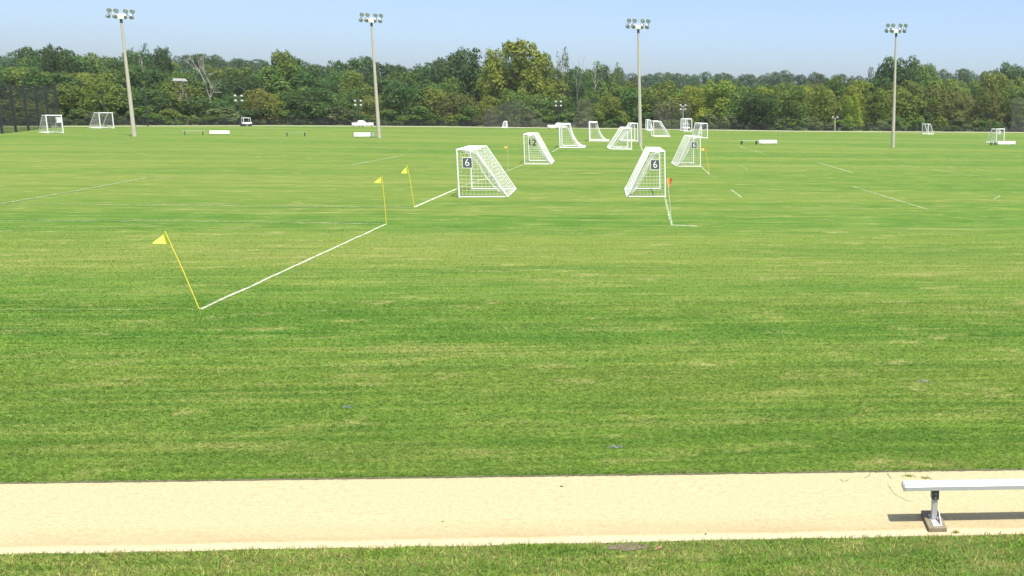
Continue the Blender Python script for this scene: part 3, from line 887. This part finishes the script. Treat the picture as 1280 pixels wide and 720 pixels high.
# ------------------------------------------------------------------ goals
def cords(m, a, b, r, n=2, sag=0.0):
    a, b = Vector(a), Vector(b)
    if (b - a).length < 0.03: return
    pts = [a.lerp(b, k / n) - Vector((0, 0, sag * math.sin(math.pi * k / n))) for k in range(n + 1)]
    m.tube(pts, r, 3, False)
def goal(near, far, side, label, style='box', hgt=2.0, depth=1.95, arm=0.75, cell=0.155, cord=0.0042, tube=0.032, number=None, board=True, width=None, bunch=True, n_loc=None):
    """near, far: base pixels of the two posts; side: +1 when the net lies to the right of near->far ... as seen by sign of local y"""
    A = at(*near)
    B = at(*far)
    d = (B - A)[:2]
    w = float(np.linalg.norm(d)) if width is None else width
    o = thing("soccer_goal", label, "soccer goal", A, math.atan2(d[1], d[0]), "white soccer goals on the field")
    s = side
    for x_ in (0, w):
        MB().tube([(x_, 0, 0), (x_, 0, hgt)], tube, 10).build("post", MAT['white'], o, True)
    MB().tube([(-tube * 0.9, 0, hgt), (w + tube * 0.9, 0, hgt)], tube * 1.03, 10).build("crossbar", MAT['white'], o, True)
    if style == 'box':
        prof = [(arm, hgt), (depth - 0.12, 0.22), (depth, 0.04)]
    else:
        prof = [(arm, hgt)] + [(arm + (depth - arm) * (t ** 1.25), 0.05 + (hgt - 0.05) * (1 - t) ** 1.9) for t in (0.15, 0.3, 0.45, 0.6, 0.75, 0.9, 1.0)]
    for x_ in (0, w):
        MB().tube([(x_, 0, hgt - 0.004), (x_, s * arm, hgt - 0.004)], tube * 0.8, 8).build("top_arm", MAT['white'], o, True)
        MB().tube([(x_, 0, tube * 0.85), (x_, s * (depth - 0.2), tube * 0.85), (x_ + (0.10 if x_ == 0 else -0.10), s * depth, tube * 0.85)], tube * 0.85, 8).build("side_rail", MAT['white'], o, True)
        if style == 'box':
            MB().tube([(x_, s * (arm - 0.1), hgt - 0.006), (x_, s * arm, hgt - 0.03)] + [(x_, s * y_, z_) for y_, z_ in prof[1:]], tube * 0.7, 8).build("stay", MAT['white'], o, True)
    MB().tube([(0.08, s * depth, tube * 0.85), (w - 0.08, s * depth, tube * 0.85)], tube * 0.85, 8).build("back_rail", MAT['white'], o, True)
    nb = MB()
    py = np.array([p[0] for p in prof]); pz = np.array([p[1] for p in prof])
    # back and top
    L = [0.0]
    for k in range(len(prof) - 1): L.append(L[-1] + math.hypot(py[k+1]-py[k], pz[k+1]-pz[k]))
    nx = max(3, int(w / cell))
    for i in range(nx + 1):
        x_ = w * i / nx
        nb.tube([(x_, s * 0.0, hgt)] + [(x_, s * (y_ - 0.05 * math.sin(math.pi * k / (len(prof) - 1))), z_) for k, (y_, z_) in enumerate(prof)], cord, 3, False)
    for k in range(1, int(L[-1] / cell) + 1):
        y_ = np.interp(k * cell, L, py); z_ = np.interp(k * cell, L, pz)
        cords(nb, (0, s * y_, z_), (w, s * y_, z_), cord, 4, 0.06)
    for k in range(int(arm / cell)):
        cords(nb, (0, s * k * cell, hgt), (w, s * k * cell, hgt), cord, 4, 0.05)
    # sides
    for x_ in (0, w):
        z_ = cell
        while z_ < hgt:
            ym = float(np.interp(-z_, -pz, py)) if z_ < pz[0] else arm
            cords(nb, (x_, 0, z_), (x_, s * ym, z_), cord, 3, 0.015); z_ += cell
        y_ = cell
        while y_ < depth:
            zm = hgt if y_ <= arm else float(np.interp(y_, py, pz))
            cords(nb, (x_, s * y_, 0.03), (x_, s * y_, zm), cord, 2); y_ += cell
    if bunch:       # slack of the net hanging in folds beneath the near stay
        g = np.random.default_rng(int(near[0]))
        for k in range(11):
            off = 0.02 + 0.30 * g.random()
            pts = []
            for q in np.linspace(0, 1, 7):
                if q < 0.2: y_, z_ = arm * (0.15 + q / 0.2 * 0.85), hgt
                else:
                    l_ = (q - 0.2) / 0.8 * L[-1]; y_, z_ = float(np.interp(l_, L, py)), float(np.interp(l_, L, pz))
                fade = math.sin(math.pi * min(1, q * 1.05)) ** 0.6
                pts.append((0.04 + 0.10 * g.random(), s * (y_ - off * 0.45 * fade), max(0.05, z_ - off * fade - 0.02)))
            nb.tube(pts, cord * 1.8, 3, False)
    nb.build("net", MAT['net'], o)
    if number:
        sx, sy, sz = n_loc
        txt = bpy.data.curves.new("number", 'FONT')
        txt.body = number; txt.align_x = 'CENTER'; txt.align_y = 'CENTER'; txt.size = 0.55; txt.extrude = 0.004; txt.resolution_u = 4
        # the board hangs across the side of the goal, facing the camera (outside of the near end)
        if board:
            bo = MB().box((-0.012, -0.22, -0.235), (0.012, 0.22, 0.235)).build("sign_board", MAT['sign'], o)
            bo.location = (-0.055, s * sy, sz); bo.scale = (1, 0.80, 0.86)
            fr = MB()
            for a, b in (((-0.02, -0.25, 0.238), (0.02, 0.25, 0.262)), ((-0.02, -0.25, -0.262), (0.02, 0.25, -0.238)), ((-0.02, -0.25, -0.238), (0.02, -0.223, 0.238)), ((-0.02, 0.223, -0.238), (0.02, 0.25, 0.238))):
                fr.box(a, b)
            fr.build("board_frame", MAT['white'], bo)
            par, xo, mat, off = bo, -0.020, MAT['white'], (0, -0.0)
            txt.size = 0.50; txt.offset = 0.0
        else:
            par, xo, mat, off = o, -0.06, MAT['black'], (s * sy, sz)
            txt.size = 0.58; txt.offset = 0.012
        tmp = bpy.data.objects.new("number", txt); col.objects.link(tmp)
        dg = bpy.context.evaluated_depsgraph_get()
        me = bpy.data.meshes.new_from_object(tmp.evaluated_get(dg))
        bpy.data.objects.remove(tmp)
        me.materials.clear(); me.materials.append(mat)
        to = link(bpy.data.objects.new("number", me), par)
        to.location = (xo, off[0], off[1])
        to.rotation_euler = (R(90), 0, R(-90))     # reads from the -x side
    return o
# direction of the pitch ends: posts of each goal recede along it
gd = (at(590, 237) - at(574, 247)); gd = gd / np.linalg.norm(gd)
def proj(P):
    v = np.asarray(P) - np.array([0, 0, CAM_H])
    return (CX + F_PX * (v @ _R) / (v @ _F), CY - F_PX * (v @ _U) / (v @ _F))
def along(near, w=4.1, rot=0.0):
    c_, s_ = math.cos(rot), math.sin(rot)
    d = np.array([gd[0] * c_ - gd[1] * s_, gd[0] * s_ + gd[1] * c_, 0])
    return proj(at(*near) + d * w)
goal((574, 247), (590, 237), -1, "nearest left goal with grey number board on its near side, net at right", number="6", n_loc=(0, 0.40, 1.46))
goal((831.5, 246.5), (824.8, 236.6), 1, "nearest right goal with grey number board, orange flag beside its post", depth=1.66, arm=0.65, number="6", n_loc=(0, 0.42, 1.42))
goal((656, 205.5), along((656, 205.5), 4.1), -1, "white goal marked with black 12, behind the nearest left goal", depth=1.72, arm=0.7, number="12", board=False, n_loc=(0, 0.52, 1.45), cord=0.005)
goal((875.5, 208.5), along((875.5, 208.5), 4.1, 0.02), 1, "white goal with grey number board behind the nearest right goal, amber flag beside", depth=1.6, arm=0.65, number="6", n_loc=(0, 0.42, 1.46), cord=0.005)
goal((700, 185), along((700, 185), 5.0), -1, "white goal with swooping white net in front of the central white dugout", 'swoop', 2.25, 2.3, 0.9, 0.225, 0.0050, 0.06)
goal((737, 176.8), along((737, 176.8), 5.0), -1, "white goal with swooping net left of the third tall light pole", 'swoop', 2.2, 2.2, 0.9, 0.225, 0.0050, 0.065)
goal((789.3, 187.2), along((789.3, 187.2), 4.6, 0.05), 1, "white goal with bright base rail just left of the third tall light pole", 'box', 2.0, 2.0, 0.7, 0.225, 0.0050, 0.06)
goal((797.3, 177.0), along((797.3, 177.0), 4.4, 0.05), 1, "white goal partly hidden behind the goal with bright base rail, touching pole", 'box', 2.1, 1.9, 0.7, 0.225, 0.0050, 0.06)
goal((817.2, 171), along((817.2, 171), 4.2, 0.03), -1, "thin white goal with a long low base rail right of the third tall pole", 'box', 2.15, 2.3, 1.0, 0.198, 0.0050, 0.065)
goal((884.3, 173), along((884.3, 173), 5.0, 0.06), 1, "thin white goal with grey net behind the amber flag", 'box', 2.0, 1.4, 0.9, 0.180, 0.0050, 0.065)
goal((809.5, 163.6), along((809.5, 163.6), 4.2, 0.03), -1, "small far white goal end by the trees right of the third tall pole", 'box', 1.9, 1.0, 0.5, 0.18, 0.012, 0.10)
goal((864.8, 164.6), along((864.8, 164.6), 5.5, 0.06), 1, "far white goal by the trees, a white cart seen through it", 'box', 2.2, 1.4, 1.1, 0.225, 0.0050, 0.08)
goal((79.2, 166.4), (60, 166.6), -1, "white goal in front of the black backstop netting at far left", 'box', 2.0, 2.0, 0.75, 0.180, 0.0050, 0.06, bunch=False)
goal((142.4, 160.6), (125.8, 160.8), -1, "white goal at the wood's edge just left of the leftmost light pole", 'box', 2.1, 2.1, 0.8, 0.180, 0.0050, 0.065, bunch=False)
goal((1152.6, 167.8), (1159.8, 168.1), 1, "tiny far white goal right of the rightmost tall light pole", 'box', 1.9, 1.5, 0.6, 0.225, 0.0044, 0.09, bunch=False)
goal((1245, 179), (1254.6, 178.6), 1, "white goal standing behind the far right white bench", 'box', 1.9, 1.6, 0.7, 0.198, 0.0044, 0.075, bunch=False)
goal((633.2, 160.3), along((633.2, 160.3), 3.0, 0.06), 1, "tiny white goal alone at the wood's edge left of centre", 'box', 1.15, 0.8, 0.4, 0.14, 0.012, 0.12, bunch=False)
# white panels hung in two of the far goals
def panel(px, py, w, h, z, label):
    P = at(px, py)
    o = MB().box((-w/2, -0.02, 0), (w/2, 0.02, h), 0.015).build("hanging_panel", MAT['white'])
    o.location = (P[0], P[1], z); o.rotation_euler = (0, 0, math.atan2(-P[0], P[1]))
    return tag(o, label, "panel", "white panels hung in the far goals")
panel(75.2, 166.0, 0.48, 0.62, 1.15, "small white panel hung in the goal before the black backstop netting")
panel(1248.6, 178.2, 0.42, 0.5, 1.15, "small white panel hung in the goal behind the far right bench")

# ------------------------------------------------------------------ corner flags
def corner_flag(base, top, flag, cloth, polemat, label, r=0.012, lean_y=0.0):
    A = at(*base)
    T = A.copy()
    d = ray(*top)
    t = (A[1] + lean_y) / d[1]
    T = np.array([d[0] * t, d[1] * t, CAM_H + d[2] * t])
    o = thing("corner_flag", label, "corner flag", A, 0, "corner flags on small poles")
    rel = T - A
    MB().tube([(0, 0, -0.03), tuple(rel * 0.5 + np.array([0.01, 0, 0])), tuple(rel)], r, 8).build("pole", MAT[polemat], o, True)
    u = rel / np.linalg.norm(rel)
    L = flag[0]; drop = flag[1]; sgn = flag[2]
    m = MB(); n = 6; vs = []; fs = []
    for i in range(n + 1):
        f = i / n
        for th in (-0.003, 0.003):
            yy = 0.05 * math.sin(f * 5) + th
            a = rel - u * drop * f * flag[3]
            b = rel - u * drop * (1 - (1 - flag[3]) * 0 ) if False else rel - u * drop
            top_p = rel * 1.0 - u * (drop * f * flag[3]); bot_p = rel - u * (drop - drop * f * (1 - flag[3]))
            vs += [(top_p[0] + sgn * L * f, top_p[1] + yy, top_p[2] + flag[4] * f), (bot_p[0] + sgn * L * f, bot_p[1] + yy, bot_p[2] + flag[4] * f)]
    for i in range(n):
        a = i * 4
        fs += [(a, a + 4, a + 5, a + 1), (a + 2, a + 3, a + 7, a + 6), (a, a + 2, a + 6, a + 4), (a + 1, a + 5, a + 7, a + 3)]
    fs.append((0, 1, 3, 2))
    m.add(vs, fs)
    m.build("flag", MAT[cloth], o)
    return o
corner_flag((250, 387), (206, 289), (0.31, 0.26, -1, 1.0, 0.02), 'yellow', 'yellow_pole', "nearest yellow corner flag leaning left at the end of the near touchline", 0.009)
corner_flag((483, 280), (477, 219), (0.25, 0.26, -1, 0.95, 0.0), 'yellow', 'yellow_pole', "yellow corner flag at the far end of the near touchline", 0.012)
corner_flag((518, 259.5), (509, 206), (0.27, 0.33, -1, 0.95, 0.0), 'yellow', 'yellow_pole', "yellow corner flag farthest of the three, near the nearest left goal", 0.013)
corner_flag((634.5, 213.5), (634.8, 181.5), (0.26, 0.26, -1, 0.5, 0.0), 'amber', 'pole', "small amber corner flag between the two left numbered goals", 0.015)
corner_flag((839.5, 281), (834.2, 223.5), (0.19, 0.32, 1, 0.0, 0.02), 'orange', 'white', "orange corner flag on a thin white pole beside the nearest right goal", 0.006)
corner_flag((886.5, 217.5), (881.3, 184), (0.32, 0.28, -1, 0.5, 0.0), 'amber', 'amber', "amber corner flag right of the second right goal", 0.012)

# ------------------------------------------------------------------ far benches, dugouts, carts
def far_bench(x0, x1, y_base, label, seat, legs, back=None, legmat='dark', seat_h=0.46):
    A, B = at(x0, y_base), at(x1, y_base)
    d = (B - A)[:2]; L = float(np.linalg.norm(d))
    o = thing("team_bench", label, "bench", A, math.atan2(d[1], d[0]), "team benches along the far side")
    for k in range(2):
        MB().box((0, -0.17 + k * 0.18, seat_h - 0.04), (L, -0.01 + k * 0.18, seat_h), 0.008).build("seat_plank", MAT[seat], o)
    for x_ in (0.25, L - 0.25):
        MB().box((x_ - 0.04, -0.19, 0), (x_ + 0.04, -0.11, seat_h - 0.042)).build("leg", MAT[legmat], o)
        MB().box((x_ - 0.04, 0.12, 0), (x_ + 0.04, 0.19, seat_h - 0.042)).build("leg", MAT[legmat], o)
    if back:
        bk = MB().box((0, 0, 0), (L, 0.035, back), 0.01).build("backrest", MAT[seat], o)
        bk.location = (0, -0.21, 0.10); bk.rotation_euler = (R(-6), 0, 0)
    return o
far_bench(228, 257, 168.6, "thin grey-green team bench left of the low white bench at left", 'grey_bench', 2, None)
far_bench(262, 287, 168.2, "low white bench with solid panel, right of the thin grey-green bench", 'white', 2, 0.38)
far_bench(356, 384, 170.2, "green team bench with dark legs between the two left light poles", 'green_bench', 2, None)
far_bench(442.5, 467, 171.6, "low white bench with solid panel left of the second tall light pole", 'white', 2, 0.46)
far_bench(924.5, 948, 180.6, "thin grey bench left of the low white bench on the right side", 'grey_bench', 2, None)
far_bench(948.5, 970.5, 180.2, "low white bench with solid panel on the open grass right of centre", 'white', 2, 0.40)
far_bench(1237, 1246, 181.6, "short grey bench end touching the far right white bench", 'grey_bench', 2, None)
far_bench(1246, 1268, 181.2, "far right low white bench in front of the small white goal", 'white', 2, 0.40)
def dugout(x0, x1, y_base, cx0, cx1, label):
    A, B = at(x0, y_base), at(x1, y_base)
    d = (B - A)[:2]; L = float(np.linalg.norm(d))
    k = L / (x1 - x0)
    o = thing("dugout", label, "dugout", A, math.atan2(d[1], d[0]), "white dugouts at the edge of the wood")
    MB().box((0, -0.06, 0.25), (L, 0.02, 0.72), 0.02).build("front_panel", MAT['white'], o)
    for x_ in (0.3, L * 0.5, L - 0.3):
        MB().box((x_ - 0.05, 0.03, 0), (x_ + 0.05, 0.12, 0.62)).build("post", MAT['dark'], o)
    a, b = (cx0 - x0) * k, (cx1 - x0) * k
    m = MB(); prof = [(0, 0.2), (0.02, 0.75), (0.2, 1.02), (0.5, 1.12), (0.8, 1.02), (0.98, 0.75), (1, 0.2)]
    vs = []
    for y_ in (0.15, 1.2):
        vs += [(a + (b - a) * q, y_, z_) for q, z_ in prof]
    n = len(prof)
    m.add(vs, [tuple(range(n - 1, -1, -1)), tuple(range(n, 2 * n))] + [(i, i + 1, i + 1 + n, i + n) for i in range(n - 1)])
    m.build("rounded_shelter", MAT['white'], o)
    return o
dugout(440, 467, 158.6, 450, 458.5, "white dugout with rounded top at the wood's edge left of second pole")
dugout(684.5, 708.5, 161.2, 697.5, 706, "white dugout with rounded top at the wood's edge near the centre")
def cart(px, y_base, label, s=1.0, rz=0.3):
    P = at(px, y_base)
    o = thing("utility_cart", label, "cart", P, math.atan2(-P[0], P[1]) + rz, "white utility carts by the trees")
    MB().box((-0.85 * s, -0.5, 0.28), (0.85 * s, 0.5, 0.62), 0.08).build("body", MAT['white'], o)
    MB().box((-0.75 * s, -0.5, 1.28), (0.65 * s, 0.5, 1.36), 0.03).build("canopy", MAT['white'], o)
    MB().box((-0.25 * s, -0.45, 0.63), (0.15 * s, 0.45, 0.9), 0.05).build("seat", MAT['black'], o)
    for sx in (-0.7, 0.6):
        for sy in (-0.46, 0.46):
            MB().tube([(sx * s, sy, 0.6), (sx * s, sy, 1.3)], 0.05 if sx < 0 else 0.035, 6).build("upright", MAT['white'], o)
    for sx in (-0.55, 0.55):
        for sy in (-0.5, 0.5):
            q = Matrix.Translation((sx * s, sy, 0.22)) @ Matrix.Rotation(R(90), 4, 'X')
            MB().lathe([(0.001, -0.08), (0.2, -0.08), (0.22, -0.05), (0.22, 0.05), (0.2, 0.08), (0.001, 0.08)], q, 14).build("wheel", MAT['dark'], o, True)
    return o
cart(308.5, 157.6, "white utility cart by the trees near the left small floodlight", 0.8)
cart(857, 163.0, "white utility cart seen through the far goal right of the third pole", 0.85)

# ------------------------------------------------------------------ nets and fences
def net_run(name, posts, label, cat, netmat, postmat, r, mid=0, skip_post=()):
    """posts: (px_base, py_base, py_top) along a line; each span of mesh is a part, each post a part"""
    pts = []
    for px, pyb, pyt in posts:
        P = at(px, pyb); pts.append((P, height_at(P, px, pyt)))
    o = thing(name, label, cat, pts[0][0])
    O = pts[0][0]
    for i, (P, h) in enumerate(pts):
        if i in skip_post: continue
        q = P - O
        MB().tube([(q[0], q[1], -0.1), (q[0], q[1], h)], r, 8).build("post", MAT[postmat], o, True)
    for (P, h), (Q, k) in zip(pts[:-1], pts[1:]):
        a, b = P - O, Q - O
        n = 6; vs = []
        for j in range(n + 1):
            f = j / n; c = a + (b - a) * f; hh = h + (k - h) * f - 0.12 * math.sin(math.pi * f)
            off = 0.12 * math.sin(math.pi * f)
            vs += [(c[0], c[1] + 0.15, 0.02), (c[0], c[1] + 0.15 + off, hh * 0.5), (c[0], c[1] + 0.15, hh - 0.05)]
        fs = []
        for j in range(n):
            for l_ in range(2):
                fs.append((j*3+l_, j*3+3+l_, j*3+4+l_, j*3+1+l_))
        MB().add(vs, fs).build("net_span", MAT[netmat], o)
    return o
net_run("backstop_fence", [(-52, 170.2, 104.5), (-22, 168.8, 104.5), (3, 167.0, 105), (20.2, 165.2, 105), (36, 163.2, 106), (50, 161.3, 106.3), (62.5, 160.0, 106.8), (75, 159.2, 105)],
        "tall dark backstop netting on black posts behind the leftmost goal", "fence", 'backstop', 'dark', 0.125)
net_run("ball_net", [(606, 158.9, 136), (630, 159, 128), (652, 159.2, 122), (664, 159.6, 136), (676, 159.8, 149), (690, 160, 156)],
        "grey ball-stop net sloping down to the right, left of the central dugout", "net", 'grey_net', 'dark', 0.04, skip_post=(3, 4, 5))
net_run("ball_net", [(712, 160.6, 156), (719, 160.6, 149), (723, 160.7, 124), (742, 160.8, 123)],
        "narrow grey ball-stop net between the central dugout and the third tall pole", "net", 'grey_net', 'dark', 0.04, skip_post=(0, 1))
net_run("ball_net", [(818, 161.6, 126), (840, 161.9, 124), (865, 162.4, 125)],
        "pale grey ball-stop net behind the far goals right of the third tall pole", "net", 'grey_net', 'dark', 0.04)
net_run("ball_net", [(1263, 165.4, 122), (1290, 165.6, 121), (1320, 165.8, 121)],
        "grey ball-stop net at the far right edge of the wood", "net", 'grey_net', 'dark', 0.04)
def slim_post(px, yb, yt, label):
    P = at(px, yb); h = height_at(P, px, yt)
    o = MB().tube([(0, 0, -0.1), (0, 0, h)], 0.07, 8).build("slim_post", MAT['dark'], None, True)
    o.location = P
    tag(o, label, "post", "slim dark posts before the wood")
slim_post(132.5, 158.4, 112, "slim dark post rising behind the goal left of the leftmost pole")
slim_post(185, 158.2, 111, "slim dark post just right of the leftmost tall light pole")
# low mesh fence added to give the dark band of shade under the trees
o = None; prev = None
F0 = None
fence_mesh = None
for px in range(-60, 1361, 20):
    P = at(px, edge_y(px) - 0.25)
    if o is None:
        o = thing("shade_band_fence", "added low dark mesh fence giving the shade along the foot of the wood", "fence", P); F0 = P
    q = P - F0
    if fence_mesh is None:
        po = MB().tube([(0, 0, -0.1), (0, 0, 1.15)], 0.035, 6).build("post", MAT['dark'], o); fence_mesh = po.data
    else:
        po = link(bpy.data.objects.new("post", fence_mesh), o)
    po.location = q
    if prev is not None:
        MB().add([(prev[0], prev[1] + 0.06, 0.02), (q[0], q[1] + 0.06, 0.02), (q[0], q[1] + 0.06, 1.12), (prev[0], prev[1] + 0.06, 1.12)], [(0, 1, 2, 3)]).build("mesh_panel", MAT['shade_mesh'], o)
    prev = q

# ------------------------------------------------------------------ the bench on the path
BF = at(1167, 654.5)
bench = thing("bench", "aluminium bench with timber foot on the concrete path at bottom right", "bench", (BF[0], BF[1], 0.006), pang)
SEAT_Z = 0.400
e0 = at(1130, 606, SEAT_Z)
x0 = float((e0 - BF) @ pdir)
yc = 0.0
LB = 4.5
mb = MB()
# extruded plank: two raised flats with a groove, folded front lip
for (a, b) in ((-0.074, -0.008), (0.008, 0.074)):
    mb.box((x0, a, SEAT_Z - 0.016), (x0 + LB, b, SEAT_Z), 0.004)
mb.build("seat", MAT['alu'], bench)
for y0_, y1_ in ((-0.078, -0.0665), (0.0665, 0.078)):
    MB().box((x0 + 0.002, y0_, SEAT_Z - 0.047), (x0 + LB - 0.002, y1_, SEAT_Z - 0.004), 0.003).build("seat_lip", MAT['alu'], bench)
MB().box((x0 + 0.004, -0.064, SEAT_Z - 0.050), (x0 + LB - 0.004, 0.064, SEAT_Z - 0.018), 0.003).build("seat_rib", MAT['alu_leg'], bench)
MB().box((x0 - 0.008, -0.076, SEAT_Z - 0.056), (x0 - 0.001, 0.076, SEAT_Z - 0.006), 0.002).build("end_cap", MAT['alu_leg'], bench)
def bench_leg(xc):
    g = bpy.data.objects.new("leg", None); link(g, bench); g.location = (xc, 0, 0)
    MB().box((-0.085, -0.20, 0.0), (0.085, 0.20, 0.042), 0.004).build("timber_foot", MAT['wood'], g)
    MB().box((-0.040, -0.17, 0.043), (0.044, 0.09, 0.050), 0.002).build("foot_plate", MAT['alu_leg'], g)
    MB().box((-0.026, -0.030, 0.051), (0.026, 0.026, SEAT_Z - 0.052), 0.005).build("upright", MAT['alu_leg'], g)
    m = MB(); m.box((-0.033, -0.036, SEAT_Z - 0.150), (-0.0275, 0.032, SEAT_Z - 0.053)); m.box((0.0275, -0.036, SEAT_Z - 0.150), (0.033, 0.032, SEAT_Z - 0.053)); m.box((-0.033, -0.0415, SEAT_Z - 0.150), (0.033, -0.0365, SEAT_Z - 0.053))
    m.build("bracket", MAT['dark_metal'], g)
    MB().box((-0.04, -0.06, SEAT_Z - 0.0525), (0.075, 0.06, SEAT_Z - 0.0505)).build("top_plate", MAT['dark_metal'], g)
    m = MB(); m.add([(0.0345, -0.032, 0.051), (0.0345, -0.17, 0.051), (0.0345, -0.032, 0.15), (0.0395, -0.032, 0.051), (0.0395, -0.17, 0.051), (0.0395, -0.032, 0.15)], [(0, 1, 2), (3, 5, 4), (0, 3, 4, 1), (1, 4, 5, 2), (2, 5, 3, 0)])
    m.build("gusset", MAT['alu_leg'], g)
    for z_ in (SEAT_Z - 0.09, SEAT_Z - 0.13):
        MB().tube([(0.0, -0.042, z_), (0.0, -0.050, z_)], 0.009, 6).build("bolt", MAT['galv'], g)
bench_leg(0.0)
bench_leg(LB - 2 * abs(x0))

# ------------------------------------------------------------------ small things on the path
def tuft(px, py, w, label, seed, mat='verge'):
    P = at(px, py); g = np.random.default_rng(seed); n = 60
    b = g.normal(0, w / 3, (n, 2)); b[:, 1] *= 0.35
    th = g.uniform(0, 6.28, n); ln = g.uniform(0.01, 0.05, n)
    d = np.stack([np.cos(th), np.sin(th)], 1)
    V = np.stack([np.column_stack([b - d[:, ::-1] * 0.004, np.full(n, 0.0)]), np.column_stack([b + d[:, ::-1] * 0.004, np.full(n, 0.0)]), np.column_stack([b + d * ln[:, None], g.uniform(0.006, 0.028, n)])], 1).reshape(-1, 3)
    me = np_mesh("weed", V, np.arange(len(V)).reshape(-1, 3), MAT[mat], np.repeat(g.uniform(0.5, 1, n), 3))
    o = link(bpy.data.objects.new("weed", me)); o.location = (P[0], P[1], 0.007)
    tag(o, label, "weed", "small weeds growing in the path cracks" if mat == 'verge' else "small bluish patches in the mown grass")
tuft(1136, 596, 0.10, "larger dry weed in the path above the bench's left end", 3)
tuft(1158, 598.5, 0.075, "smaller dry weed in the path just above the bench seat", 4)
tuft(1195, 666.5, 0.05, "dry weed at the path edge right of the bench foot", 5)
def dry_leaf(px, py, s, label, rz, mat='dry_leaf'):
    P = at(px, py)
    vs = [(-s, 0, 0.002), (-s*0.3, -s*0.4, 0.006), (s*0.5, -s*0.35, 0.004), (s, 0, 0.010), (s*0.4, s*0.4, 0.006), (-s*0.4, s*0.35, 0.008), (0, 0, 0.003)]
    o = MB().add(vs, [(6, i, (i + 1) % 6) for i in range(6)]).build("fallen_leaf", MAT[mat])
    o.location = (P[0], P[1], 0.008); o.rotation_euler = (0, 0, rz)
    tag(o, label, "leaf", "fallen leaves on the path")
MAT['bluish'] = plain("bluish_flowers", (0.26, 0.29, 0.33), 0.9, 0, 0.2, 40)
tuft(770, 560, 0.13, "small bluish patch in the mown grass above the middle of the path", 8, 'bluish')
tuft(1156, 478, 0.15, "small bluish patch in the mown grass at right, well above the bench", 9, 'bluish')
tuft(434, 510, 0.13, "small bluish patch in the mown grass left of centre", 10, 'bluish')
dry_leaf(702, 609, 0.022, "dark fallen leaf near the far edge of the path at centre", 0.2)
dry_leaf(882, 669, 0.016, "tiny dark fallen leaf near the near edge of the path", 1.2)
dry_leaf(553.5, 653.5, 0.011, "tiny dark speck of leaf in the middle of the path left of centre", 0.7)
dry_leaf(823, 686.5, 0.045, "reddish-brown leaf at the grass edge in the verge", 0.9, 'rust')

# ------------------------------------------------------------------ the air: thin summer haze over field, wood and hill
hz = MB().box((-1500, -1500, -1.0), (1500, 1500, 48.0)).build("haze", None)
hmat = bpy.data.materials.new("haze"); hmat.use_nodes = True
ht = hmat.node_tree; ht.nodes.clear()
ho = ht.nodes.new("ShaderNodeOutputMaterial"); hv = ht.nodes.new("ShaderNodeVolumePrincipled")
hv.inputs['Color'].default_value = (0.86, 0.92, 1.0, 1)
hv.inputs['Density'].default_value = 0.00013
ht.links.new(hv.outputs[0], ho.inputs['Volume'])
hz.data.materials.append(hmat)
tag(hz, "thin pale summer haze over the field and the wood", "haze", kind='stuff')
